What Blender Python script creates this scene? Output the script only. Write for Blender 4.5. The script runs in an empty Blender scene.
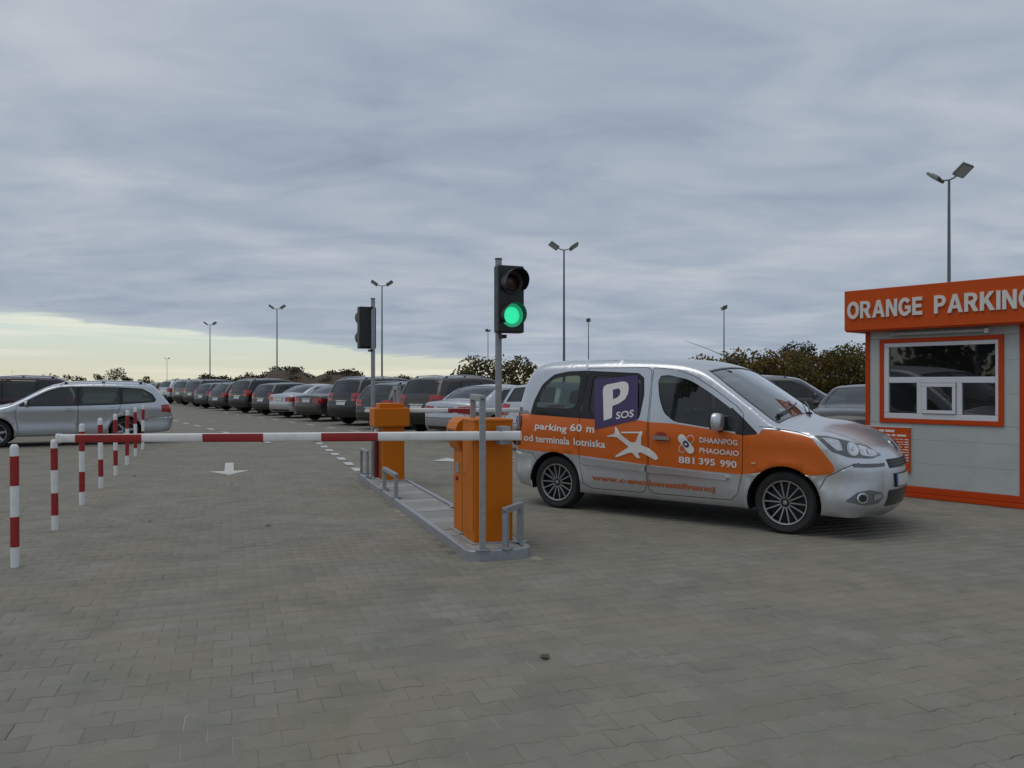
import bpy, bmesh, math, random
import numpy as np
from mathutils import Vector, Matrix
from mathutils.geometry import delaunay_2d_cdt
from mathutils.bvhtree import BVHTree

random.seed(7)
rng = np.random.default_rng(7)
R = math.radians
scene = bpy.context.scene
COL = scene.collection

# ------------------------------------------------------------------ camera
EYE = 1.5
FPX = 800.0
cam_data = bpy.data.cameras.new('camera')
cam = bpy.data.objects.new('camera', cam_data)
COL.objects.link(cam)
cam.location = (0, 0, EYE)
cam.rotation_euler = (R(90), 0, 0)
cam_data.sensor_width = 36.0
cam_data.lens = 36.0 * FPX / 1024.0
cam_data.shift_y = -1.0 / 1024.0
cam_data.clip_start = 0.1
cam_data.clip_end = 6000
scene.camera = cam

# ------------------------------------------------------------------ sky
SUN_ELEV, SUN_ROT = R(68), R(-104)
world = bpy.data.worlds.new('World')
scene.world = world
world.use_nodes = True
wt = world.node_tree
wt.nodes.clear()


def wn(kind, **kw):
    n = wt.nodes.new(kind)
    for k, v in kw.items():
        if k == 'ins':
            for a, b in v.items():
                n.inputs[a].default_value = b
        else:
            setattr(n, k, v)
    return n


def wl(a, b):
    wt.links.new(a, b)


def wmath(op, a, b=None, clamp=False):
    n = wn('ShaderNodeMath', operation=op, use_clamp=clamp)
    for i, v in enumerate((a, b)):
        if v is None:
            continue
        if isinstance(v, (int, float)):
            n.inputs[i].default_value = v
        else:
            wl(v, n.inputs[i])
    return n.outputs[0]


def wmix(fac, a, b):
    n = wn('ShaderNodeMix', data_type='RGBA')
    for s, v in ((n.inputs[0], fac), (n.inputs[6], a), (n.inputs[7], b)):
        if isinstance(v, (int, float)):
            s.default_value = v
        elif isinstance(v, tuple):
            s.default_value = (*v, 1)
        else:
            wl(v, s)
    return n.outputs[2]


def wramp(fac, stops):
    n = wn('ShaderNodeValToRGB')
    el = n.color_ramp.elements
    while len(el) < len(stops):
        el.new(0.5)
    for e, (p, c) in zip(el, stops):
        e.position = p
        e.color = (*c, 1) if isinstance(c, tuple) else (c, c, c, 1)
    wl(fac, n.inputs[0])
    return n.outputs[0]


sky = wn('ShaderNodeTexSky', sky_type='NISHITA', sun_disc=False)
sky.sun_elevation, sky.sun_rotation = SUN_ELEV, SUN_ROT
sky.air_density, sky.dust_density, sky.ozone_density = 1.0, 3.0, 1.0
tc = wn('ShaderNodeTexCoord')
sep = wn('ShaderNodeSeparateXYZ')
wl(tc.outputs['Generated'], sep.inputs[0])
dx, dy, dz = sep.outputs
zz = wmath('ADD', wmath('MAXIMUM', dz, 0.0), 0.13)
px, py = wmath('DIVIDE', dx, zz), wmath('DIVIDE', dy, zz)
deck = wn('ShaderNodeCombineXYZ')
wl(px, deck.inputs[0])
wl(py, deck.inputs[1])


def wnoise(scale, detail, rough, dist=0.0, w=0.0, vec=None, sc=(1, 1, 1)):
    mp = wn('ShaderNodeMapping')
    mp.inputs['Scale'].default_value = sc
    mp.inputs['Location'].default_value = (w, w * 0.7, 0)
    wl(vec or deck.outputs[0], mp.inputs['Vector'])
    n = wn('ShaderNodeTexNoise', ins={'Scale': scale, 'Detail': detail, 'Roughness': rough, 'Distortion': dist})
    wl(mp.outputs[0], n.inputs['Vector'])
    return n.outputs['Fac']


n_big = wnoise(0.8, 3, 0.5, 0.5, 3.1)
n_mid = wnoise(2.3, 5, 0.5, 0.6, 9.2, sc=(0.8, 1.2, 1))
n_fin = wnoise(6.0, 5, 0.55, 0.5, 1.7, sc=(0.7, 1.3, 1))
cl = wmath('ADD', wmath('ADD', wmath('MULTIPLY', n_big, 0.40), wmath('MULTIPLY', n_mid, 0.50)), wmath('MULTIPLY', n_fin, 0.13))
cloud = wramp(cl, [(0.32, (2.8, 3.35, 4.15)), (0.45, (3.5, 4.1, 4.95)), (0.54, (4.0, 4.55, 5.35)), (0.68, (5.0, 5.4, 6.0))])
# the far deck is a little paler and warmer where it thins towards the clear strip
edge_raw = wmath('SUBTRACT', dz, wmath('MULTIPLY', wmath('SUBTRACT', wmath('MULTIPLY', dy, 0.235), dx), 0.104))
edge = wmath('ADD', edge_raw, wmath('MULTIPLY', wmath('SUBTRACT', n_mid, 0.5), 0.03))
deck_mask = wramp(wmath('ADD', wmath('MULTIPLY', edge, 25.0), 0.5), [(0.40, 0.0), (0.50, 0.75), (0.66, 1.0)])
# thin bright streaks inside the clear strip
streak = wnoise(1.0, 5, 0.55, 0.6, 4.4, vec=tc.outputs['Generated'], sc=(2.2, 2.2, 46))
clear = wmix(wramp(wmath('MULTIPLY', dz, 10.0), [(0.05, 0.0), (0.62, 1.0)]), (7.8, 7.5, 5.8), (6.5, 7.7, 7.1))
clear = wmix(0.85, sky.outputs[0], clear)
clear = wmix(wramp(streak, [(0.48, 0.0), (0.66, 0.65)]), clear, (8.4, 8.2, 6.9))
final = wmix(deck_mask, clear, cloud)
bg = wn('ShaderNodeBackground', ins={'Strength': 0.1})
wl(final, bg.inputs['Color'])
wo = wn('ShaderNodeOutputWorld')
wl(bg.outputs[0], wo.inputs['Surface'])

# ------------------------------------------------------------------ sun behind the cloud
sun_data = bpy.data.lights.new('sun', 'SUN')
sun_data.energy = 0.88
sun_data.angle = R(50)
sun_data.color = (1.0, 0.95, 0.87)
sun = bpy.data.objects.new('sun', sun_data)
COL.objects.link(sun)
sd = Vector((math.sin(SUN_ROT) * math.cos(SUN_ELEV), math.cos(SUN_ROT) * math.cos(SUN_ELEV), math.sin(SUN_ELEV)))
sun.rotation_euler = sd.to_track_quat('Z', 'Y').to_euler()
sun.location = (-20, 10, 30)

# ------------------------------------------------------------------ picture
scene.view_settings.view_transform = 'Standard'
scene.view_settings.look = 'None'
scene.view_settings.exposure = 0.0
scene.view_settings.gamma = 1.0
scene.render.engine = 'CYCLES'
scene.cycles.use_denoising = True
scene.cycles.max_bounces = 8
scene.cycles.transparent_max_bounces = 24
scene.cycles.caustics_reflective = False
scene.cycles.caustics_refractive = False


# ================================================================== materials
def new_mat(name):
    m = bpy.data.materials.new(name)
    m.use_nodes = True
    m.node_tree.nodes.clear()
    return m


class NT:
    def __init__(self, m):
        self.t = m.node_tree

    def n(self, kind, ins=None, **kw):
        n = self.t.nodes.new(kind)
        for k, v in kw.items():
            setattr(n, k, v)
        for a, b in (ins or {}).items():
            s = n.inputs[a]
            if hasattr(b, 'is_linked') or isinstance(b, bpy.types.NodeSocket):
                self.t.links.new(b, s)
            else:
                s.default_value = b
        return n

    def l(self, a, b):
        self.t.links.new(a, b)

    def mix(self, f, a, b, blend='MIX'):
        n = self.n('ShaderNodeMix', data_type='RGBA', blend_type=blend)
        for s, v in ((n.inputs[0], f), (n.inputs[6], a), (n.inputs[7], b)):
            if isinstance(v, (int, float)):
                s.default_value = v
            elif isinstance(v, tuple):
                s.default_value = (*v, 1)
            else:
                self.l(v, s)
        return n.outputs[2]

    def ramp(self, f, stops):
        n = self.n('ShaderNodeValToRGB')
        el = n.color_ramp.elements
        while len(el) < len(stops):
            el.new(0.5)
        for e, (p, c) in zip(el, stops):
            e.position = p
            e.color = (*c, 1) if isinstance(c, tuple) else (c, c, c, 1)
        self.l(f, n.inputs[0])
        return n.outputs[0]

    def noise(self, scale, detail=4, rough=0.55, vec=None, dist=0.0):
        n = self.n('ShaderNodeTexNoise', {'Scale': scale, 'Detail': detail, 'Roughness': rough, 'Distortion': dist})
        if vec is not None:
            self.l(vec, n.inputs['Vector'])
        return n.outputs['Fac']

    def math(self, op, a, b=None, c=None, clamp=False):
        n = self.n('ShaderNodeMath', operation=op, use_clamp=clamp)
        for i, v in enumerate((a, b, c)):
            if v is None:
                continue
            if isinstance(v, (int, float)):
                n.inputs[i].default_value = v
            else:
                self.l(v, n.inputs[i])
        return n.outputs[0]

    def out(self, sh):
        o = self.n('ShaderNodeOutputMaterial')
        self.l(sh, o.inputs['Surface'])


def mat(name, col, rough=0.6, metal=0.0, var=0.12, scale=6.0, bump=0.0, bscale=60.0, coat=0.0, spec=0.5, emit=None, grime=None):
    m = new_mat(name)
    t = NT(m)
    geo = t.n('ShaderNodeTexCoord')
    nz = t.noise(scale, 5, 0.6, geo.outputs['Object'])
    c = t.mix(nz, tuple(x * (1 - var) for x in col), tuple(min(1, x * (1 + var)) for x in col))
    if grime:
        g = t.ramp(t.noise(scale * 0.6 + 1.3, 8, 0.7, geo.outputs['Object'], 0.6), [(0.5, 0.0), (0.75, 1.0)])
        c = t.mix(t.math('MULTIPLY', g, grime[1]), c, grime[0])
    b = t.n('ShaderNodeBsdfPrincipled', {'Roughness': rough, 'Metallic': metal, 'Coat Weight': coat, 'Coat Roughness': 0.08, 'Specular IOR Level': spec})
    t.l(c, b.inputs['Base Color'])
    t.l(t.math('ADD', t.math('MULTIPLY', t.math('SUBTRACT', nz, 0.5), 0.25), rough, clamp=True), b.inputs['Roughness'])
    if emit:
        b.inputs['Emission Color'].default_value = (*emit[0], 1)
        b.inputs['Emission Strength'].default_value = emit[1]
    if bump:
        bn = t.n('ShaderNodeBump', {'Strength': bump, 'Distance': 0.01})
        t.l(t.noise(bscale, 4, 0.6, geo.outputs['Object']), bn.inputs['Height'])
        t.l(bn.outputs[0], b.inputs['Normal'])
    t.out(b.outputs[0])
    return m


def paint(name, col, metal=0.55, rough=0.32, coat=0.7):
    """car paint: flake and clear coat outside, dark trim on the inner face of the sheet"""
    m = new_mat(name)
    t = NT(m)
    tcn = t.n('ShaderNodeTexCoord')
    sepn = t.n('ShaderNodeSeparateXYZ')
    t.l(tcn.outputs['Object'], sepn.inputs[0])
    dirt = t.math('MULTIPLY', t.ramp(sepn.outputs[2], [(0.22, 1.0), (0.62, 0.0)]), t.noise(5, 6, 0.65, tcn.outputs['Object']))
    dust_haze = t.noise(2.2, 5, 0.6, tcn.outputs['Object'])
    c = t.mix(t.math('MULTIPLY', dirt, 0.5), col, (0.10, 0.095, 0.085))
    c = t.mix(t.math('MULTIPLY', dust_haze, 0.06), c, (0.2, 0.19, 0.175))
    b = t.n('ShaderNodeBsdfPrincipled', {'Metallic': metal, 'Roughness': rough, 'Coat Weight': coat, 'Coat Roughness': 0.1})
    t.l(c, b.inputs['Base Color'])
    t.l(t.math('ADD', t.math('MULTIPLY', dirt, 0.3), rough), b.inputs['Roughness'])
    inner = t.n('ShaderNodeBsdfPrincipled', {'Base Color': (0.035, 0.035, 0.038, 1), 'Roughness': 0.8})
    g = t.n('ShaderNodeNewGeometry')
    mx = t.n('ShaderNodeMixShader')
    t.l(g.outputs['Backfacing'], mx.inputs[0])
    t.l(b.outputs[0], mx.inputs[1])
    t.l(inner.outputs[0], mx.inputs[2])
    t.out(mx.outputs[0])
    return m


def glass(name, tint, refl=1.0, dust_haze=0.07):
    m = new_mat(name)
    t = NT(m)
    gb = t.n('ShaderNodeNewGeometry')
    # a thin pane mirrors the same from both of its faces
    fr = t.n('ShaderNodeFresnel')
    t.l(t.math('SUBTRACT', 1.52, t.math('MULTIPLY', gb.outputs['Backfacing'], 1.52 - 1 / 1.52)), fr.inputs['IOR'])
    tcn = t.n('ShaderNodeTexCoord')
    tr = t.n('ShaderNodeBsdfTransparent', {'Color': (*tint, 1)})
    gl = t.n('ShaderNodeBsdfGlossy', {'Roughness': 0.02, 'Color': (0.95, 0.97, 1, 1)})
    bn = t.n('ShaderNodeBump', {'Strength': 0.01, 'Distance': 0.02})
    t.l(t.noise(2.5, 2, 0.5, tcn.outputs['Object']), bn.inputs['Height'])
    t.l(bn.outputs[0], gl.inputs['Normal'])
    film = t.n('ShaderNodeBsdfDiffuse', {'Color': (0.24, 0.26, 0.245, 1)})
    m1 = t.n('ShaderNodeMixShader')
    t.l(t.math('MULTIPLY', fr.outputs[0], refl * 1.35, clamp=True), m1.inputs[0])
    t.l(tr.outputs[0], m1.inputs[1])
    t.l(gl.outputs[0], m1.inputs[2])
    m2 = t.n('ShaderNodeMixShader')
    t.l(t.math('MULTIPLY', t.noise(3, 6, 0.65, tcn.outputs['Object']), dust_haze), m2.inputs[0])
    t.l(m1.outputs[0], m2.inputs[1])
    t.l(film.outputs[0], m2.inputs[2])
    t.out(m2.outputs[0])
    return m


M = {}
M['orange_cab'] = mat('orange_powder_coat', (0.58, 0.150, 0.003), 0.45, var=0.06, scale=3, spec=0.22, grime=((0.25, 0.08, 0.02), 0.2))
M['orange_red'] = mat('orange_red_trim', (0.54, 0.058, 0.008), 0.5, var=0.07, scale=3, spec=0.22, grime=((0.22, 0.05, 0.02), 0.22))
M['fascia'] = mat('orange_fascia_panel', (0.58, 0.080, 0.008), 0.5, var=0.06, scale=1.5, spec=0.22, grime=((0.3, 0.06, 0.015), 0.22))
M['galv'] = mat('galvanised_steel', (0.33, 0.345, 0.37), 0.48, metal=0.35, var=0.22, scale=22, grime=((0.14, 0.13, 0.12), 0.4))
M['lamp_grey'] = mat('lamp_post_grey', (0.16, 0.17, 0.18), 0.5, metal=0.4, var=0.1)
M['white_paint'] = mat('white_lacquer', (0.78, 0.78, 0.77), 0.4, var=0.05, scale=5, grime=((0.30, 0.29, 0.26), 0.35))
M['red_paint'] = mat('red_film', (0.33, 0.018, 0.02), 0.38, var=0.12, scale=8, grime=((0.12, 0.04, 0.035), 0.35))
M['black_plastic'] = mat('black_plastic', (0.018, 0.019, 0.02), 0.45, var=0.25, scale=12)
M['dark_housing'] = mat('signal_housing', (0.013, 0.016, 0.017), 0.42, var=0.2, scale=9)
M['rubber'] = mat('tyre_rubber', (0.02, 0.02, 0.02), 0.82, var=0.3, scale=14, bump=0.3, bscale=90, grime=((0.075, 0.07, 0.06), 0.35))
M['alloy'] = mat('wheel_alloy', (0.42, 0.42, 0.43), 0.35, metal=0.75, var=0.1, scale=12)
M['rim_dark'] = mat('rim_dark', (0.016, 0.016, 0.017), 0.6)
M['chrome'] = mat('chrome', (0.62, 0.63, 0.65), 0.14, metal=1.0, var=0.03)
M['trim_black'] = mat('trim_black', (0.014, 0.014, 0.016), 0.32, var=0.2, scale=10)
M['seat'] = mat('seat_fabric', (0.05, 0.05, 0.055), 0.9, var=0.3, scale=20)
M['plate'] = mat('plate_white', (0.55, 0.57, 0.53), 0.4)
M['plate_blue'] = mat('plate_blue', (0.02, 0.06, 0.3), 0.4)
M['tail_red'] = mat('tail_lamp_red', (0.34, 0.010, 0.012), 0.12, var=0.3, scale=18, coat=0.8)
M['tail_dark'] = mat('tail_lamp_dark', (0.07, 0.004, 0.008), 0.12, var=0.2, scale=18, coat=0.8)
M['lamp_glass'] = mat('head_lamp_reflector', (0.62, 0.64, 0.67), 0.10, metal=0.8, var=0.6, scale=17, coat=1.0)
M['lamp_shell'] = mat('head_lamp_shell', (0.12, 0.125, 0.13), 0.2, metal=0.6, var=0.3, scale=20, coat=1.0)
M['lamp_bulb'] = mat('head_lamp_lens', (0.75, 0.78, 0.8), 0.08, metal=0.9, var=0.3, scale=30)
M['amber'] = mat('amber_marker', (0.7, 0.42, 0.2), 0.25)
M['decal_white'] = mat('decal_white', (0.78, 0.76, 0.74), 0.45, var=0.05)
M['decal_purple'] = mat('decal_purple', (0.062, 0.042, 0.13), 0.4, var=0.1)
M['decal_orange'] = mat('decal_orange', (0.42, 0.10, 0.018), 0.45, var=0.1)
M['decal_red'] = mat('decal_dark_red', (0.28, 0.04, 0.012), 0.45, var=0.1)
M['panel'] = mat('sandwich_panel', (0.47, 0.51, 0.50), 0.5, var=0.05, scale=2.2, grime=((0.26, 0.27, 0.25), 0.3))
M['upvc'] = mat('white_upvc', (0.66, 0.68, 0.72), 0.35, var=0.04)
M['letter'] = mat('sign_letter_white', (0.70, 0.66, 0.63), 0.5, var=0.06)
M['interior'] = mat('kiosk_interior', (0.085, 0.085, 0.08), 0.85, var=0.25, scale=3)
M['maroon'] = mat('maroon_fabric', (0.12, 0.015, 0.018), 0.85)
M['paper'] = mat('paper', (0.5, 0.5, 0.47), 0.8)
M['tube_lamp'] = mat('lamp_cover', (0.42, 0.44, 0.44), 0.35)
M['glass'] = glass('car_glass', (0.36, 0.42, 0.40))
M['glass_clear'] = glass('windscreen_glass', (0.70, 0.78, 0.74), 1.5, 0.2)  # dust film raised here: its pale haze stands in for reflected sky
M['glass_dark'] = glass('car_glass_dark', (0.13, 0.15, 0.15))
M['glass_kiosk'] = glass('kiosk_glass', (0.42, 0.46, 0.45), 1.25)
M['green_lit'] = mat('green_signal_lens', (0.02, 0.5, 0.25), 0.3, emit=((0.03, 0.76, 0.36), 0.95))
M['green_ring'] = mat('green_signal_ring', (0.03, 0.22, 0.12), 0.3, emit=((0.02, 0.40, 0.20), 0.55))
M['red_lens'] = mat('dark_red_lens', (0.05, 0.012, 0.012), 0.25)
M['road_white'] = mat('road_marking', (0.52, 0.52, 0.49), 0.7, var=0.15, scale=30, grime=((0.27, 0.26, 0.24), 0.8))
M['concrete'] = mat('concrete_slab', (0.31, 0.31, 0.29), 0.85, var=0.2, scale=9, bump=0.25, bscale=80, grime=((0.2, 0.19, 0.17), 0.5))
M['concrete_dark'] = mat('concrete_infill', (0.25, 0.25, 0.235), 0.9, var=0.25, scale=12, bump=0.3)
M['dry_leaf'] = mat('dry_leaf', (0.10, 0.058, 0.025), 0.8, var=0.3)
M['bark'] = mat('bark', (0.045, 0.036, 0.028), 0.95, var=0.3, scale=10, bump=0.5)
PAINT = {k: paint('paint_' + k, c, m, r, 0.25 if k == 'orange' else 0.6) for k, (c, m, r) in {
    'silver': ((0.64, 0.66, 0.69), 0.82, 0.30), 'estate_silver': ((0.52, 0.545, 0.58), 0.8, 0.28),
    'orange': ((0.66, 0.125, 0.001), 0.0, 0.45), 'black': ((0.012, 0.012, 0.014), 0.3, 0.25),
    'charcoal': ((0.032, 0.033, 0.036), 0.5, 0.3), 'brown': ((0.055, 0.045, 0.042), 0.5, 0.3),
    'grey': ((0.11, 0.115, 0.12), 0.6, 0.32), 'pale': ((0.52, 0.53, 0.55), 0.75, 0.3),
    'navy': ((0.014, 0.018, 0.035), 0.4, 0.28), 'plum': ((0.035, 0.014, 0.026), 0.45, 0.3), 'bottle': ((0.016, 0.024, 0.022), 0.4, 0.28)}.items()}
PAINT_SLOT = bpy.data.materials.new('paint_slot')


# ================================================================== geometry helpers
class MB:
    """collects shapes for ONE mesh object"""

    def __init__(self):
        self.v, self.f, self.m, self.mats = [], [], [], []

    def mi(self, m):
        if m not in self.mats:
            self.mats.append(m)
        return self.mats.index(m)

    def add(self, vs, fs, m, mx=None):
        b = len(self.v)
        self.v += [tuple(mx @ Vector(p)) if mx is not None else tuple(p) for p in vs]
        i = self.mi(m)
        for f in fs:
            self.f.append([b + k for k in f])
            self.m.append(i)
        return self

    def box(self, c, s, m, rz=0.0, bev=0.0, mx=None):
        bm = bmesh.new()
        bmesh.ops.create_cube(bm, size=1.0)
        bmesh.ops.scale(bm, vec=s, verts=bm.verts)
        if bev > 0:
            bmesh.ops.bevel(bm, geom=list(bm.edges), offset=bev, segments=2, affect='EDGES', profile=0.6)
        T = Matrix.Translation(c) @ Matrix.Rotation(rz, 4, 'Z')
        if mx is not None:
            T = mx @ T
        bm.verts.index_update()
        self.add([v.co for v in bm.verts], [[v.index for v in f.verts] for f in bm.faces], m, T)
        bm.free()
        return self

    def tube(self, pts, r, m, n=10, mx=None, cap=True):
        pts = [Vector(p) for p in pts]
        rs = r if isinstance(r, (list, tuple)) else [r] * len(pts)
        vs, fs = [], []
        up = None
        for i, p in enumerate(pts):
            d = (pts[min(i + 1, len(pts) - 1)] - pts[max(i - 1, 0)]).normalized()
            if up is None:
                up = d.orthogonal().normalized()
            a = (up - d * up.dot(d)).normalized()
            up = a
            b = d.cross(a)
            for k in range(n):
                t = 2 * math.pi * k / n
                vs.append(p + (a * math.cos(t) + b * math.sin(t)) * rs[i])
        for i in range(len(pts) - 1):
            for k in range(n):
                fs.append([i * n + k, i * n + (k + 1) % n, (i + 1) * n + (k + 1) % n, (i + 1) * n + k])
        if cap:
            fs.append(list(range(n))[::-1])
            fs.append([(len(pts) - 1) * n + k for k in range(n)])
        return self.add(vs, fs, m, mx)

    def lathe(self, prof, m, n=28, mx=None):
        """profile of (radius, y), turned about the y axis"""
        vs, fs = [], []
        for r, y in prof:
            for k in range(n):
                t = 2 * math.pi * k / n
                vs.append((r * math.cos(t), y, r * math.sin(t)))
        for i in range(len(prof) - 1):
            for k in range(n):
                fs.append([i * n + k, (i + 1) * n + k, (i + 1) * n + (k + 1) % n, i * n + (k + 1) % n])
        return self.add(vs, fs, m, mx)

    def prism(self, poly, z0, z1, m, mx=None):
        n = len(poly)
        vs = [(x, y, z0) for x, y in poly] + [(x, y, z1) for x, y in poly]
        fs = [list(range(n))[::-1], list(range(n, 2 * n))]
        fs += [[k, (k + 1) % n, n + (k + 1) % n, n + k] for k in range(n)]
        return self.add(vs, fs, m, mx)

    def mesh(self, name, smooth=False, angle=35):
        me = bpy.data.meshes.new(name)
        me.from_pydata(self.v, [], self.f)
        for m in self.mats:
            me.materials.append(m)
        me.polygons.foreach_set('material_index', self.m)
        if smooth:
            me.polygons.foreach_set('use_smooth', [True] * len(me.polygons))
            me.set_sharp_from_angle(angle=R(angle))
        me.update()
        return me

    def obj(self, name, parent=None, smooth=False, loc=None, rz=None, angle=35):
        o = bpy.data.objects.new(name, self.mesh(name, smooth, angle))
        COL.objects.link(o)
        o.parent = parent
        if loc is not None:
            o.location = loc
        if rz is not None:
            o.rotation_euler = (0, 0, rz)
        return o


def tag(o, label=None, cat=None, group=None, kind=None):
    for k, v in (('label', label), ('category', cat), ('group', group), ('kind', kind)):
        if v:
            o[k] = v
    return o


def thing(name, label, cat, loc=(0, 0, 0), rz=0.0, group=None):
    o = bpy.data.objects.new(name, None)
    COL.objects.link(o)
    o.empty_display_size = 0.2
    o.location = loc
    o.rotation_euler = (0, 0, rz)
    return tag(o, label, cat, group)


def link_copy(o, parent):
    c = o.copy()
    COL.objects.link(c)
    c.parent = parent
    return c


def copy_tree(root, loc, rz, label, group=None):
    r = root.copy()
    COL.objects.link(r)
    r.location, r.rotation_euler = loc, (0, 0, rz)
    r['label'] = label
    if group:
        r['group'] = group
    for ch in list(root.children):
        c = link_copy(ch, r)
        for g in list(ch.children):
            link_copy(g, c)
    return r


def gp(u, v, h=0.0):
    """where the ray through photo point (u, v) meets height h"""
    Z = FPX * (EYE - h) / (v - 383.0)
    return Vector(((u - 512.0) / FPX * Z, Z, h))


def at(u, Z, h=0.0):
    return Vector(((u - 512.0) / FPX * Z, Z, h))


def text_flat(s, w, h, bold=0.0, extrude=0.0, space=1.0):
    """built-in font outlines fitted to a w x h box, returns (verts, faces)"""
    cu = bpy.data.curves.new('text', 'FONT')
    cu.body = s
    cu.size = 1.0
    cu.offset = bold
    cu.space_character = space
    cu.resolution_u = 3
    cu.fill_mode = 'FRONT' if extrude == 0 else 'BOTH'
    cu.extrude = 0.0
    ob = bpy.data.objects.new('text', cu)
    COL.objects.link(ob)
    dg = bpy.context.evaluated_depsgraph_get()
    me = bpy.data.meshes.new_from_object(ob.evaluated_get(dg))
    vs = np.array([v.co[:2] for v in me.vertices])
    fs = [list(p.vertices) for p in me.polygons]
    bpy.data.objects.remove(ob)
    bpy.data.curves.remove(cu)
    bpy.data.meshes.remove(me)
    lo, hi = vs.min(0), vs.max(0)
    vs = (vs - lo) / (hi - lo) * np.array([w, h])
    return vs, fs


def in_poly(pts, poly):
    pts = np.asarray(pts, float)
    poly = np.asarray(poly, float)
    x, y = pts[:, 0], pts[:, 1]
    ins = np.zeros(len(pts), bool)
    j = len(poly) - 1
    for i in range(len(poly)):
        xi, yi = poly[i]
        xj, yj = poly[j]
        c = ((yi > y) != (yj > y))
        ins ^= c & (x < (xj - xi) * (y - yi) / ((yj - yi) if yj != yi else 1e-12) + xi)
        j = i
    return ins


def round_poly(poly, k=0.25, n=3):
    """cut each corner of a polygon with a small curve"""
    out = []
    P = [Vector(p) for p in poly]
    for i, p in enumerate(P):
        a, b = P[i - 1], P[(i + 1) % len(P)]
        la, lb = (a - p).length, (b - p).length
        q = min(la, lb) * k
        s, e = p + (a - p).normalized() * q, p + (b - p).normalized() * q
        for t in range(n + 1):
            t /= n
            out.append(tuple((1 - t) ** 2 * s + 2 * t * (1 - t) * p + t * t * e))
    return out


def offset_poly(poly, d):
    """positive d grows the polygon"""
    P = np.asarray(poly, float)
    a = 0.5 * np.sum(P[:, 0] * np.roll(P[:, 1], -1) - np.roll(P[:, 0], -1) * P[:, 1])
    s = 1.0 if a > 0 else -1.0
    out = []
    n = len(P)
    for i in range(n):
        e1, e2 = P[i] - P[i - 1], P[(i + 1) % n] - P[i]
        n1 = np.array([e1[1], -e1[0]]) / (np.linalg.norm(e1) + 1e-9) * s
        n2 = np.array([e2[1], -e2[0]]) / (np.linalg.norm(e2) + 1e-9) * s
        nn = n1 + n2
        nn /= max(0.35, np.dot(nn, nn) / 2) 
        out.append(tuple(P[i] + nn * d))
    return out


def cdt(points, loops, closed=True):
    vs = [Vector((float(p[0]), float(p[1]))) for p in points]
    es = []
    for lp in loops:
        b = len(vs)
        vs += [Vector((float(p[0]), float(p[1]))) for p in lp]
        es += [(b + k, b + (k + 1) % len(lp)) for k in range(len(lp))]
    r = delaunay_2d_cdt(vs, es, [], 0, 1e-5)
    return np.array([v[:] for v in r[0]]), np.array([f for f in r[2] if len(f) == 3])


# ================================================================== cars
def hermite_path(nodes, n=7):
    P = np.asarray(nodes, float)
    seg = np.sqrt(np.linalg.norm(np.diff(P[:, :2], axis=0), axis=1))
    t = np.concatenate([[0], np.cumsum(seg)])
    m = np.zeros_like(P)
    m[1:-1] = ((P[1:-1] - P[:-2]) / seg[:-1, None] * seg[1:, None] + (P[2:] - P[1:-1]) / seg[1:, None] * seg[:-1, None]) / (seg[:-1] + seg[1:])[:, None]
    m[0], m[-1] = (P[1] - P[0]) / seg[0], (P[-1] - P[-2]) / seg[-1]
    out = []
    for i in range(len(P) - 1):
        h = t[i + 1] - t[i]
        for k in range(n):
            s = k / n
            out.append((2 * s**3 - 3 * s**2 + 1) * P[i] + (s**3 - 2 * s**2 + s) * h * m[i] + (-2 * s**3 + 3 * s**2) * P[i + 1] + (s**3 - s**2) * h * m[i + 1])
    out.append(P[-1])
    return np.array(out)


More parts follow.
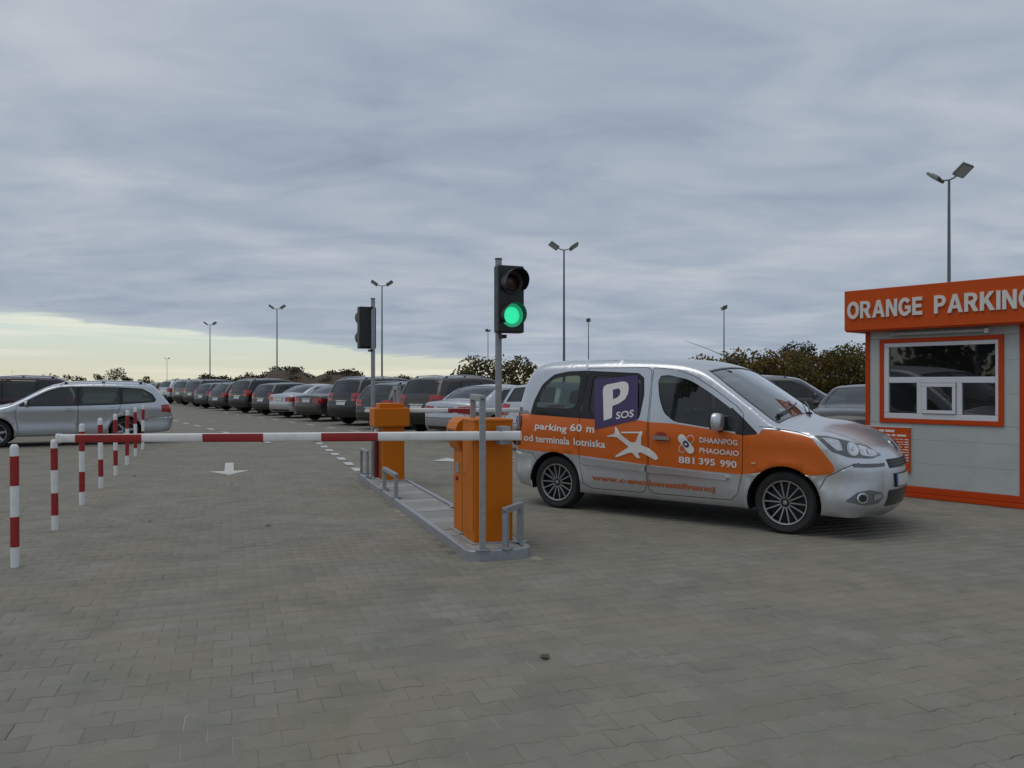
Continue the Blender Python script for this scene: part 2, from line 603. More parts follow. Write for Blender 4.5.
class CarShape:
    def __init__(self, sp):
        self.sp = sp
        self.parts = []
        NS = self.NS = 12
        nodes = [list(n) + [0.035] * (5 - len(n)) for n in sp['path']]
        self.top = hermite_path(nodes, NS)
        rw, Ra = sp['wheel'], sp['arch']
        zs = sp['sill']
        dxa = math.sqrt(Ra * Ra - (zs - rw) ** 2)
        a0 = math.atan2(zs - rw, dxa)
        bot = []

        def line(a, b, k):
            for i in range(1, k):
                bot.append((a[0] + (b[0] - a[0]) * i / k, a[1] + (b[1] - a[1]) * i / k, 0.02, 0.012))

        def arc(ax):
            for i in range(25):
                a = a0 + (math.pi - 2 * a0) * i / 24
                bot.append((ax + Ra * math.cos(a), rw + Ra * math.sin(a), 0.018, 0.01))

        f, r = sp['axle']
        end, start = self.top[-1], self.top[0]
        line(end, (f + dxa, zs), 6)
        arc(f)
        line((f - dxa, zs), (r + dxa, zs), 30)
        arc(r)
        line((r - dxa, zs), start, 6)
        B = np.array(bot)
        self.nt = len(self.top)
        self.O = np.vstack([self.top[:, :2], B[:, :2]])
        self.r = np.concatenate([self.top[:, 2], B[:, 2]])
        self.e = np.concatenate([self.top[:, 3], B[:, 3]])
        self.build()

    def W(self, x, z):
        s = self.sp
        w = s['w'] - s['tum'] * np.maximum(0, z - s['belt']) ** 1.1
        w = w - 0.06 * np.clip((0.42 - z) / 0.3, 0, 1) ** 2
        hl = s['len'] / 2
        w = w - 0.05 * np.clip((np.abs(x) - 0.45 * hl) / (0.55 * hl), 0, 1) ** 2
        w = w + 0.012 * np.exp(-((z - s['belt'] + 0.10) / 0.07) ** 2) - 0.012 * np.exp(-((z - 0.55) / 0.12) ** 2)
        for ax in s['axle']:   # slight flare round the arches
            d = np.hypot(x - ax, z - s['wheel'])
            w = w + 0.014 * np.exp(-((d - s['arch']) / 0.07) ** 2)
        return w

    def Y(self, P):
        P = np.asarray(P, float)
        w = self.W(P[:, 0], P[:, 1])
        ro = np.zeros(len(P))
        for i0 in range(0, len(P), 2000):
            p = P[i0:i0 + 2000]
            d = np.hypot(p[:, None, 0] - self.O[None, :, 0], p[:, None, 1] - self.O[None, :, 1])
            q = np.clip(1 - d / self.r[None], 0, 1)
            ro[i0:i0 + 2000] = (self.e[None] * (1 - np.sqrt(np.maximum(0, 1 - q * q)))).max(1)
        return w - ro

    def add(self, name, mesh, parent=None, loc=(0, 0, 0), rz=0.0, label=None):
        self.parts.append(dict(name=name, mesh=mesh, parent=parent, loc=loc, rz=rz, label=label))
        return len(self.parts) - 1

    def build(self):
        sp = self.sp
        O = self.O
        # inward normals along the outline
        tn = np.roll(O, -1, 0) - np.roll(O, 1, 0)
        nn = np.stack([tn[:, 1], -tn[:, 0]], 1)
        nn /= np.linalg.norm(nn, axis=1)[:, None] + 1e-9
        pts = []
        for k in (0.04, 0.14, 0.3, 0.52, 0.8):
            sel = self.r > 0.03
            pts.append((O + nn * (self.r * k)[:, None])[sel])
        sel = self.r <= 0.03
        pts.append((O + nn * self.r[:, None])[sel])
        gx, gz = np.meshgrid(np.arange(O[:, 0].min(), O[:, 0].max(), 0.075), np.arange(0.2, O[:, 1].max(), 0.065))
        pts.append(np.stack([gx.ravel() + 0.013, gz.ravel() + 0.007], 1))
        pts = np.vstack(pts)
        pts = pts[in_poly(pts, O)]
        keep, seen = [], set()
        for p in pts:
            key = (round(p[0] / 0.006), round(p[1] / 0.006))
            if key not in seen:
                seen.add(key)
                keep.append(p)
        wins = [round_poly(w['poly'], w.get('k', 0.2)) for w in sp['windows']]
        doors = [round_poly(d, 0.12) for d in sp['doors']]
        g = sp.get('gap', 0.0035)
        din, dout = [offset_poly(d, -g) for d in doors], [offset_poly(d, g) for d in doors]
        black = [round_poly(b, 0.2) for b in sp.get('black', [])]
        acc = list(sp.get('accent', []))
        seams = []
        for pl in sp.get('seams', []):
            A = np.array(pl, float)
            t = np.gradient(A, axis=0)
            nrm = np.stack([-t[:, 1], t[:, 0]], 1) / np.linalg.norm(t, axis=1)[:, None]
            seams.append([tuple(p) for p in A + nrm * g] + [tuple(p) for p in (A - nrm * g)[::-1]])
        V, F = cdt(keep, [list(map(tuple, O))] + wins + din + dout + black + acc + seams)
        c = V[F].mean(1)
        F = F[in_poly(c, O)]
        c = V[F].mean(1)
        cat = np.zeros(len(F), int)        # 0 body, 1 gap, 10+ door, 100+ window
        for i in range(len(doors)):
            a, b = in_poly(c, din[i]), in_poly(c, dout[i])
            cat[b & ~a & (cat == 0)] = 1
            cat[a] = 10 + i
        for s in seams:
            cat[in_poly(c, s)] = 1
        win_door = []
        for i, w in enumerate(wins):
            ii = in_poly(c, w)
            wd = [d for d in range(len(doors)) if np.any(cat[ii] == 10 + d)]
            win_door.append(wd[0] if wd else None)
            cat[ii] = 100 + i
        mi = np.zeros(len(F), int)
        for a in acc:
            mi[in_poly(c, a)] = 1
        for b in black:
            mi[in_poly(c, b)] = 2
        y = self.Y(V)
        slots = [PAINT_SLOT, sp.get('accent_mat', PAINT_SLOT), M['trim_black']]

        def sidemesh(mask, side, inset=0.0, mats=None):
            f = F[mask]
            ids = np.unique(f)
            mp = -np.ones(len(V), int)
            mp[ids] = np.arange(len(ids))
            vs = [(V[i, 0], side * (y[i] - inset), V[i, 1]) for i in ids]
            fs = mp[f]
            if side > 0:
                fs = fs[:, ::-1]
            return vs, fs.tolist(), mi[mask].tolist()

        def mk(name, vs, fs, mats, fm=None, weld=False):
            me = bpy.data.meshes.new(name)
            me.from_pydata(vs, [], fs)
            for m in mats:
                me.materials.append(m)
            if fm is not None:
                me.polygons.foreach_set('material_index', fm)
            me.polygons.foreach_set('use_smooth', [True] * len(me.polygons))
            if weld:
                bm = bmesh.new()
                bm.from_mesh(me)
                bmesh.ops.remove_doubles(bm, verts=bm.verts, dist=2e-4)
                bm.to_mesh(me)
                bm.free()
            me.update()
            return me

        # ---- top skin
        T = self.top
        yt = self.Y(T[:, :2])
        tt = np.array([-1, -.97, -.93, -.86, -.75, -.6, -.42, -.22, 0, .22, .42, .6, .75, .86, .93, .97, 1])
        d = np.gradient(T[:, :2], axis=0)
        no = np.stack([-d[:, 1], d[:, 0]], 1)
        no /= np.linalg.norm(no, axis=1)[:, None]
        nt, nc = len(T), len(tt)
        bul = T[:, 4][:, None] * (1 - tt[None] ** 2)
        X = T[:, 0][:, None] + no[:, 0][:, None] * bul
        Z = T[:, 1][:, None] + no[:, 1][:, None] * bul
        Yt = yt[:, None] * tt[None]
        tv = np.stack([X, Yt, Z], 2).reshape(-1, 3)
        self.tv, self.nc = tv, nc
        body_v, body_f, body_m = [], [], []
        for s in (-1, 1):
            vs, fs, fm = sidemesh(cat == 0, s)
            b = len(body_v)
            body_v += vs
            body_f += [[k + b for k in f] for f in fs]
            body_m += fm
        b = len(body_v)
        body_v += [tuple(p) for p in tv]
        allq = []
        panes = {}
        for i in range(nt - 1):
            for j in range(nc - 1):
                q = [i * nc + j, (i + 1) * nc + j, (i + 1) * nc + j + 1, i * nc + j + 1]
                allq.append(q)
                m = 0
                placed = False
                for nm, (n0, n1) in sp['screens'].items():
                    i0, i1 = n0 * self.NS, n1 * self.NS
                    if i0 <= i < i1:
                        if 2 <= j <= nc - 4 and i0 + 1 <= i < i1 - 1:
                            panes.setdefault(nm, []).append(q)
                            placed = True
                        elif 1 <= j <= nc - 3:
                            m = 2
                for (n0, n1, j0) in sp.get('skin_black', []):
                    if n0 * self.NS <= i < n1 * self.NS and j0 <= j <= nc - 2 - j0:
                        m = 2
                if not placed:
                    body_f.append([k + b for k in q])
                    body_m.append(m)
        self.body = self.add('body', mk('body', body_v, body_f, slots, body_m, True))
        for nm, qs in panes.items():
            ids = sorted({k for q in qs for k in q})
            mp = {k: n for n, k in enumerate(ids)}
            shift = np.array([[-no[k // nc, 0] * 0.006, 0, -no[k // nc, 1] * 0.006] for k in ids])
            self.add(nm, mk(nm, (tv[ids] + shift).tolist(), [[mp[k] for k in q] for q in qs], [M[sp.get('glass_front', 'glass') if nm == 'windscreen' else sp.get('glass', 'glass')]]))
        # ---- the surface that lamps, plates and lettering are laid on
        full = [(V[i, 0], -y[i], V[i, 1]) for i in range(len(V))] + [(V[i, 0], y[i], V[i, 1]) for i in range(len(V))]
        ff = F.tolist() + (F[:, ::-1] + len(V)).tolist()
        bb = len(full)
        full += [tuple(p) for p in tv]
        ff += [[k + bb for k in q] for q in allq]
        self.bvh = BVHTree.FromPolygons(full, ff)
        # ---- doors and side windows
        self.door = {}
        for s in (-1, 1):
            for i in range(len(doors)):
                vs, fs, fm = sidemesh(cat == 10 + i, s)
                self.door[(s, i)] = self.add('door', mk('door', vs, fs, slots, fm))
            for i, w in enumerate(sp['windows']):
                vs, fs, fm = sidemesh(cat == 100 + i, s, 0.009)
                p = self.door[(s, win_door[i])] if win_door[i] is not None else None
                self.add('window', mk('window', vs, fs, [M[w.get('glass', sp.get('glass', 'glass'))]]), p)
        self.inside()
        self.wheels()

    # ---- fittings laid on the surface
    def hit(self, phi, h, z):
        d = Vector((math.cos(phi), math.sin(phi), 0))
        eh = Vector((-math.sin(phi), math.cos(phi), 0))
        o = eh * h + Vector((0, 0, z)) + d * 6
        p, n, i, _ = self.bvh.ray_cast(o, -d)
        if p is None:
            p, n, i, _ = self.bvh.find_nearest(eh * h + Vector((0, 0, z)) + d * 1.0)
        if n.dot(d) < 0:
            n = -n
        return p, n

    def patch(self, mb, poly, phi_deg, m, off=0.004, thick=0.0, h=0.05, hole=None, tilt=0.0):
        """polygon of (h, z) or (x, y, z) points seen from plan angle phi, laid on the body"""
        phi = R(phi_deg)
        eh = Vector((-math.sin(phi), math.cos(phi), 0))
        P = [((Vector(p).dot(eh)), p[2]) if len(p) == 3 else tuple(p) for p in poly]
        A = np.array(P)
        lo, hi = A.min(0), A.max(0)
        gx, gz = np.meshgrid(np.arange(lo[0], hi[0], h), np.arange(lo[1], hi[1], h))
        g = np.stack([gx.ravel() + h * 0.31, gz.ravel() + h * 0.37], 1)
        g = g[in_poly(g, offset_poly(P, -h * 0.25))] if len(g) else g
        dense = []
        for i, p in enumerate(P):
            q = P[(i + 1) % len(P)]
            k = max(1, int(math.hypot(q[0] - p[0], q[1] - p[1]) / h))
            dense += [(p[0] + (q[0] - p[0]) * t / k, p[1] + (q[1] - p[1]) * t / k) for t in range(k)]
        V, F = cdt(g, [dense] + ([hole] if hole else []))
        c = V[F].mean(1)
        k = in_poly(c, dense)
        if hole:
            k &= ~in_poly(c, hole)
        F = F[k]
        vs, ns = [], []
        for v in V:
            p, n = self.hit(phi, v[0], v[1])
            vs.append(p + n * off)
            ns.append(n)
        fs = F.tolist()
        if thick:
            cnt = {}
            for f in fs:
                for a, b in ((f[0], f[1]), (f[1], f[2]), (f[2], f[0])):
                    cnt[(a, b)] = 1
            bd = [(a, b) for (a, b) in cnt if (b, a) not in cnt]
            low = {}
            for a, b in bd:
                for k in (a, b):
                    if k not in low:
                        low[k] = len(vs)
                        vs.append(vs[k] - ns[k] * thick)
                fs.append([b, a, low[a], low[b]])
        mb.add(vs, fs, m)
        return mb

    def lettering(self, mb, s, phi_deg, h0, z0, w, hh, m, slope=0.0, bold=0.02, off=0.006, shear=0.0):
        vs, fs = text_flat(s, w, hh, bold)
        out = []
        for a, b in vs:
            p, n = self.hit(R(phi_deg), h0 + a + shear * b, z0 + b + slope * a)
            out.append(p + n * off)
        return mb.add(out, fs, m)

    def fit(self, name, mb, parent=None, label=None, smooth=True):
        return self.add(name, mb.mesh(name, smooth, 50), parent, label=label)

    def both(self, name, poly, phi, m, parent=None, off=0.004, thick=0.0, h=0.05, extra=None):
        for s in (1, -1):
            pl = [(p[0], p[1] * s, p[2]) for p in poly]
            mb = MB()
            self.patch(mb, pl, phi * s, m, off, thick, h)
            for (ep, em, eo) in (extra or []):
                self.patch(mb, [(p[0], p[1] * s, p[2]) for p in ep], phi * s, em, eo, 0.0, h)
            self.fit(name, mb, parent)

    def wheels(self):
        sp = self.sp
        r = sp['wheel']
        rr = sp.get('rim', r * 0.70)
        ty = MB().lathe([(rr * 0.98, 0.09), (rr + 0.02, 0.102), (r - 0.03, 0.108), (r - 0.008, 0.092), (r, 0.06), (r, -0.06), (r - 0.008, -0.092), (r - 0.03, -0.108), (rr + 0.02, -0.102), (rr * 0.98, -0.09)], M['rubber'], 40)
        tyre = ty.mesh('wheel', True, 40)
        rm = MB()
        rm.lathe([(rr, -0.1), (rr * 0.985, -0.104), (rr * 0.94, -0.1), (rr * 0.92, -0.08)], M['alloy'], 40)
        rm.lathe([(rr * 0.92, -0.08), (rr * 0.88, -0.02), (0.03, -0.02), (0.001, -0.02)], M['rim_dark'], 32)
        rm.lathe([(rr, 0.09), (rr * 0.9, 0.05), (0.001, 0.05)], M['rim_dark'], 24)
        rm.lathe([(0.045, -0.03), (0.045, -0.078), (0.03, -0.084), (0.001, -0.085)], M['black_plastic'], 20)
        rm.lathe([(0.022, -0.084), (0.02, -0.09), (0.001, -0.091)], M['alloy'], 16)
        pairs, wd, n = sp.get('spokes', (0, 0.055, 5))
        for k in range(n):
            for s in ((-1, 1) if pairs else (0,)):
                a0 = 2 * math.pi * k / n + 0.2 + s * 0.21
                a1 = 2 * math.pi * k / n + 0.2 + s * pairs
                p, q = Vector((math.cos(a0), 0, math.sin(a0))) * 0.045, Vector((math.cos(a1), 0, math.sin(a1))) * rr * 0.95
                d = (q - p).normalized()
                sd = Vector((-d.z, 0, d.x)) * wd / 2
                y0, y1 = Vector((0, -0.08, 0)), Vector((0, -0.097, 0))
                dp = Vector((0, 0.03, 0))
                top = [p - sd + y0, q - sd * 0.75 + y1, q + sd * 0.75 + y1, p + sd + y0]
                vs = top + [v + dp for v in top]
                rm.add(vs, [[0, 1, 2, 3], [0, 4, 5, 1], [3, 2, 6, 7], [7, 6, 5, 4]], M['alloy'])
        rim = rm.mesh('rim', True, 30)
        yw = sp['w'] - 0.155
        for ax in sp['axle']:
            for s in (-1, 1):
                w = self.add('wheel', tyre, None, (ax, s * yw, r), 0 if s < 0 else math.pi)
                self.add('rim', rim, w)

    def inside(self):
        sp = self.sp
        ln = MB()
        Ra = sp['arch'] + 0.012
        for ax in sp['axle']:
            for s in (-1, 1):
                vs, fs = [], []
                ys = (s * (sp['w'] - 0.07), s * 0.42)
                for k in range(15):
                    a = math.pi * (k - 1) / 12
                    for yy in ys:
                        vs.append((ax + Ra * math.cos(a), yy, sp['wheel'] + Ra * math.sin(a)))
                for k in range(14):
                    fs.append([2 * k, 2 * k + 1, 2 * k + 3, 2 * k + 2])
                fs.append([2 * k + 1 for k in range(15)])
                ln.add(vs, fs, M['rim_dark'])
        hl = sp['len'] / 2
        f, r = sp['axle']
        z0 = sp['sill'] + 0.02
        ln.box(((f + r) / 2, 0, z0 + 0.04), (f - r - 2 * Ra, 2 * sp['w'] - 0.16, 0.08), M['rim_dark'])
        ln.box(((f + hl) / 2 - 0.05, 0, z0 + 0.08), (hl - f - 0.42, 1.0, 0.06), M['rim_dark'])
        ln.box(((r - hl) / 2 - 0.05, 0, z0 + 0.08), (hl + r - 0.25, 1.1, 0.06), M['rim_dark'])
        ln.box((0, 0, z0 + 0.1), (2 * hl - 0.7, 0.84, 0.05), M['rim_dark'])
        self.fit('underbody', ln)
        b = sp['belt']
        db = MB()
        xd = sp['dash']
        db.box((xd, 0, b - 0.14), (0.45, 2 * sp['w'] - 0.36, 0.24), M['trim_black'], bev=0.06)
        db.lathe([(0.17, -0.012), (0.188, 0), (0.17, 0.012), (0.155, 0), (0.17, -0.012)], M['black_plastic'], 20, Matrix.Translation((xd - 0.34, 0.36, b - 0.06)) @ Matrix.Rotation(R(-65), 4, 'Z') @ Matrix.Rotation(R(20), 4, 'X'))
        self.fit('dashboard', db)
        sz = b - 0.42
        for x, yy in ((sp['seat'], -0.37), (sp['seat'], 0.37), (sp['seat'] - 0.85, -0.42), (sp['seat'] - 0.85, 0.42)):
            st = MB()
            wd = 0.5 if x == sp['seat'] else 0.72
            st.box((x + 0.08, yy, sz - 0.05), (0.5, wd, 0.18), M['seat'], bev=0.05)
            st.box((0, 0, 0), (0.14, wd * 0.94, 0.6), M['seat'], bev=0.05, mx=Matrix.Translation((x - 0.22, yy, sz + 0.28)) @ Matrix.Rotation(R(-14), 4, 'Y'))
            st.box((0, 0, 0), (0.1, 0.27, 0.19), M['seat'], bev=0.04, mx=Matrix.Translation((x - 0.32, yy, sz + 0.69)) @ Matrix.Rotation(R(-10), 4, 'Y'))
            st.tube([(x - 0.3, yy - 0.06, sz + 0.52), (x - 0.31, yy - 0.06, sz + 0.66)], 0.008, M['chrome'], 6)
            st.tube([(x - 0.3, yy + 0.06, sz + 0.52), (x - 0.31, yy + 0.06, sz + 0.66)], 0.008, M['chrome'], 6)
            self.fit('seat', st)

    def mirrors(self, x, z, y, door_i=0, size=(0.13, 0.2, 0.16), shell=PAINT_SLOT):
        for s in (-1, 1):
            mb = MB()
            bm = bmesh.new()
            bmesh.ops.create_uvsphere(bm, u_segments=14, v_segments=9, radius=1.0)
            for v in bm.verts:
                c = v.co
                for k in range(3):
                    c[k] = math.copysign(abs(c[k]) ** 0.62, c[k])
                c.x = c.x * size[0] * 0.5 * (1.0 if c.x > 0 else 0.35)
                c.y = c.y * size[1] * 0.5
                c.z = c.z * size[2] * 0.5
            bm.verts.index_update()
            yy = y + size[1] * 0.5 + 0.05
            mb.add([v.co for v in bm.verts], [[v.index for v in f.verts] for f in bm.faces], shell, Matrix.Translation((x, s * yy, z)))
            bm.free()
            mb.box((x - size[0] * 0.19, s * yy, z), (0.006, size[1] * 0.82, size[2] * 0.78), M['trim_black'], bev=0.002)
            mb.tube([(x, s * (y - 0.06), z - size[2] * 0.45), (x, s * (y + 0.03), z - size[2] * 0.46), (x, s * (yy), z - size[2] * 0.34)], [0.035, 0.03, 0.03], M['trim_black'], 8)
            self.fit('mirror', mb, self.door[(s, door_i)])

    def handles(self, lst, m=PAINT_SLOT):
        for (x, z, di) in lst:
            for s in (-1, 1):
                mb = MB()
                self.patch(mb, round_poly([(-s * a, b) for a, b in [(x - 0.1, z + 0.022), (x + 0.1, z + 0.018), (x + 0.1, z - 0.02), (x - 0.1, z - 0.016)]], 0.4), 90 * s, m, 0.028, 0.012, 0.03)
                self.patch(mb, [(-s * a, b) for a, b in [(x - 0.05, z + 0.03), (x + 0.06, z + 0.03), (x + 0.06, z - 0.032), (x - 0.05, z - 0.032)]], 90 * s, M['trim_black'], 0.002, 0, 0.05)
                self.fit('handle', mb, self.door[(s, di)])

    def plate(self, phi, z, w=0.52, hgt=0.115, y=0.0, off=0.012):
        mb = MB()
        self.patch(mb, [(y - w / 2 - 0.01, z - hgt / 2 - 0.01), (y + w / 2 + 0.01, z - hgt / 2 - 0.01), (y + w / 2 + 0.01, z + hgt / 2 + 0.01), (y - w / 2 - 0.01, z + hgt / 2 + 0.01)], phi, M['trim_black'], off, 0.012, 0.1)
        self.patch(mb, [(y - w / 2, z - hgt / 2), (y + w / 2, z - hgt / 2), (y + w / 2, z + hgt / 2), (y - w / 2, z + hgt / 2)], phi, M['plate'], off + 0.004, 0.0, 0.1)
        self.patch(mb, [(y - w / 2, z - hgt / 2), (y - w / 2 + 0.032, z - hgt / 2), (y - w / 2 + 0.032, z + hgt / 2), (y - w / 2, z + hgt / 2)], phi, M['plate_blue'], off + 0.006, 0.0, 0.1)
        self.fit('number_plate', mb, smooth=False)


def place_car(shape, name, label, cat, loc, heading, paint_m, group=None):
    root = thing(name, label, cat, loc, heading, group)
    objs = []
    for p in shape.parts:
        o = bpy.data.objects.new(p['name'], p['mesh'])
        COL.objects.link(o)
        o.parent = root if p['parent'] is None else objs[p['parent']]
        o.location = p['loc']
        o.rotation_euler = (0, 0, p['rz'])
        for sl in o.material_slots:
            if sl.material == PAINT_SLOT:
                sl.link = 'OBJECT'
                sl.material = paint_m
        if p['label']:
            o['label'] = p['label']
        objs.append(o)
    return root


def rear_lamps(c, x, y, z0, z1, w_in=0.22, w_side=0.22, m='tail_red', phi=-145):
    c.both('tail_light', [(x + w_side, -y, z0 + 0.03), (x, -y + 0.06, z0), (x - 0.04, -y + w_in, z0 + 0.02), (x - 0.02, -y + w_in, z1 - 0.02), (x + 0.04, -y + 0.06, z1), (x + w_side, -y, z1 - 0.02)], phi, M[m], None, 0.006, 0.012, 0.045,
           [([(x + 0.03, -y + 0.06, z0 + 0.4 * (z1 - z0)), (x, -y + w_in * 0.8, z0 + 0.4 * (z1 - z0)), (x, -y + w_in * 0.8, z0 + 0.56 * (z1 - z0)), (x + 0.03, -y + 0.06, z0 + 0.56 * (z1 - z0))], M['tail_dark'], 0.009)])


# ------------------------------------------------------------------ the van
VAN = CarShape(dict(
    len=4.38, w=0.905, belt=1.02, tum=0.165, wheel=0.312, rim=0.222, arch=0.365, sill=0.225, axle=(1.27, -1.458), dash=0.98, seat=0.1,
    spokes=(0.24, 0.0135, 7), glass_front='glass_clear', gap=0.0032,
    path=[(-2.06, .27, .10, .10, .03), (-2.12, .36, .14, .14, .04), (-2.14, .55, .14, .14, .05), (-2.11, .66, .11, .11, .05), (-2.085, .85, .09, .09, .05), (-2.065, 1.06, .08, .08, .05),
          (-2.03, 1.30, .08, .09, .05), (-1.97, 1.52, .09, .11, .05), (-1.88, 1.675, .11, .14, .045), (-1.74, 1.74, .11, .16, .04), (-1.4, 1.765, .10, .17, .035),
          (-.6, 1.768, .09, .17, .035), (-.10, 1.745, .08, .16, .035), (.20, 1.702, .07, .13, .045), (.40, 1.628, .05, .09, .06), (.70, 1.425, .035, .055, .09), (.96, 1.24, .035, .055, .10),
          (1.19, 1.085, .05, .09, .09), (1.34, 1.062, .08, .15, .07), (1.62, 1.035, .12, .22, .06), (1.86, .955, .22, .30, .06), (2.01, .85, .32, .38, .07), (2.075, .74, .36, .42, .08),
          (2.10, .60, .36, .42, .085), (2.10, .44, .34, .40, .085), (2.06, .30, .28, .34, .08), (1.98, .215, .22, .28, .06)],
    screens={'rear_window': (5, 8), 'windscreen': (14, 17)},
    windows=[dict(poly=[(-.125, 1.52), (-.098, 1.58), (0, 1.587), (.25, 1.535), (.48, 1.405), (.72, 1.243), (.83, 1.155), (.82, .995), (.47, 1.035), (.10, 1.082), (-.03, 1.175), (-.098, 1.342)], k=.3, glass='glass'),
             dict(poly=[(-.985, 1.15), (-.965, 1.59), (-.42, 1.565), (-.34, 1.53), (-.32, 1.36), (-.355, 1.125)], k=.18, glass='glass_dark'),
             dict(poly=[(-1.76, 1.205), (-1.68, 1.42), (-1.52, 1.548), (-1.35, 1.583), (-1.135, 1.59), (-1.165, 1.20)], k=.25, glass='glass')],
    doors=[[(-.19, 1.672), (.10, 1.645), (.30, 1.575), (.53, 1.438), (.79, 1.262), (.865, 1.185), (.868, .97), (.855, .60), (.81, .37), (.74, .297), (-.215, .29)],
           [(-.205, 1.673), (-.218, 1.07), (-.231, .29), (-.93, .285), (-1.045, .34), (-1.10, .55), (-1.117, .85), (-1.10, 1.1), (-1.055, 1.5), (-1.035, 1.675)]],
    black=[[(-1.835, 1.115), (-1.795, 1.28), (-1.69, 1.48), (-1.525, 1.602), (-1.31, 1.64), (-1.05, 1.645), (-.37, 1.612), (-.298, 1.56), (-.28, 1.37), (-.322, 1.09), (-.90, 1.08)],
           [(.72, 1.262), (.86, 1.145), (1.03, .985), (.88, .965), (.79, .975)]],
    accent=[[(-2.02, 1.122), (-.9, 1.083), (-.3, 1.086), (-.2, 1.07), (.1, 1.064), (.5, 1.02), (.88, .972), (1.03, .985), (1.06, 1.035), (1.25, 1.028), (1.45, .995), (1.55, .965), (1.64, .85), (1.745, .715), (1.757, .66), (1.72, .625), (1.53, .60), (1.27, .64),
             (.85, .565), (.3, .58), (-.23, .60), (-1.12, .657), (-1.94, .682), (-2.03, .682)]],
    accent_mat=PAINT['orange'], seams=[[(1.03, 1.06), (1.2, 1.05), (1.4, 1.02), (1.53, .985)], [(-2.09, .66), (-1.95, .655), (-1.80, .645), (-1.72, .56)], [(1.62, .48), (1.68, .60), (1.76, .64), (1.86, .70), (1.95, .74)]],
))
v = VAN
# raised mouldings on the two doors
for s in (-1, 1):
    for di, (x0, x1, a0, a1, b0, b1) in enumerate([(-.205, .715, .593, .553, .525, .497), (-1.085, -.235, .645, .595, .563, .527)]):
        mb = MB()
        pl = [(x0, b0), (x1 - .02, b1), (x1, (a1 + b1) / 2), (x1 - .03, a1), (x0, a0)] if di == 0 else [(x0 + .015, b0), (x1, b1), (x1, a1), (x0 + .01, a0), (x0, (a0 + b0) / 2)]
        v.patch(mb, [(-s * p[0], p[1]) for p in pl], 90 * s, PAINT_SLOT, 0.042, 0.04, 0.05)
        v.fit('moulding', mb, v.door[(s, di)])
v.handles([(-.04, .905, 0)])
v.mirrors(.62, 1.10, .865, 0, (.15, .2, .19))
for s in (-1, 1):
    mb = MB()
    v.patch(mb, [(-s * p[0], p[1]) for p in [(.955, .70), (1.0, .702), (1.0, .682), (.955, .68)]], 90 * s, M['amber'], .012, .01, .03)
    v.fit('side_marker', mb)
    mb = MB()
    v.patch(mb, [(-s * p[0], p[1]) for p in [(-2.085, .72), (-1.985, .74), (-1.955, 1.0), (-1.97, 1.2), (-2.03, 1.215), (-2.06, 1.0)]], 90 * s, M['tail_dark'], .006, .01, .035)
    v.fit('tail_light', mb)
# head lights
HL = [(1.53, -.84, .99), (1.66, -.82, .985), (1.83, -.70, .94), (1.97, -.56, .885), (2.06, -.40, .795), (1.98, -.55, .775), (1.83, -.76, .79), (1.70, -.84, .84)]


def el(cx, cy, cz, r, k=1.0):
    return [(cx + r * .62 * math.cos(a), cy + r * .78 * math.cos(a), cz + r * k * math.sin(a)) for a in np.linspace(0, 2 * math.pi, 19)[:-1]]


v.both('headlight', round_poly(HL, .15), -52, M['lamp_shell'], None, .005, .012, .035,
       [(round_poly([(1.60, -.835, .972), (1.68, -.815, .966), (1.75, -.77, .945), (1.77, -.775, .855), (1.73, -.81, .855)], .2), M['lamp_glass'], .008),
        (el(1.84, -.70, .868, .062), M['lamp_glass'], .009), (el(1.84, -.70, .868, .045), M['lamp_bulb'], .012), (el(1.84, -.70, .868, .022), M['chrome'], .015),
        (round_poly([(1.885, -.655, .905), (1.95, -.58, .882), (2.01, -.48, .835), (2.025, -.455, .805), (1.97, -.565, .792), (1.90, -.665, .812)], .2), M['lamp_glass'], .008),
        (el(1.955, -.565, .84, .026), M['chrome'], .012)])
mb = MB()
v.patch(mb, round_poly([(-.34, .665), (.34, .665), (.37, .755), (-.37, .755)], .15), 0, M['trim_black'], .004, 0, .06)
for k in range(3):
    z = .685 + .026 * k
    v.patch(mb, [(-.33, z), (.33, z), (.33, z + .006), (-.33, z + .006)], 0, M['rim_dark'], .016, .01, .08)
v.fit('grille', mb)
mb = MB()
v.patch(mb, round_poly([(-.42, .30), (.42, .30), (.38, .455), (-.38, .455)], .15), 0, M['trim_black'], .004, 0, .06)
v.fit('lower_grille', mb)
v.plate(0, .545)
mb = MB()
vs_ = [(math.cos(a) * .036, .868 + math.sin(a) * .05) for a in np.linspace(0, 2 * math.pi, 15)[:-1]]
v.patch(mb, vs_, 0, M['chrome'], .008, .008, .03)
v.patch(mb, [(-.008, .835), (.012, .84), (.006, .868), (.018, .9), (-.012, .895), (-.016, .862)], 0, M['trim_black'], .012, 0, .02)
v.fit('emblem', mb)
v.both('bumper_strip', [(1.90, -.80, .735), (2.02, -.60, .728), (2.08, -.40, .722), (2.08, -.40, .69), (2.02, -.60, .692), (1.90, -.80, .70)], -50, M['lamp_grey'], None, .008, .01, .035)
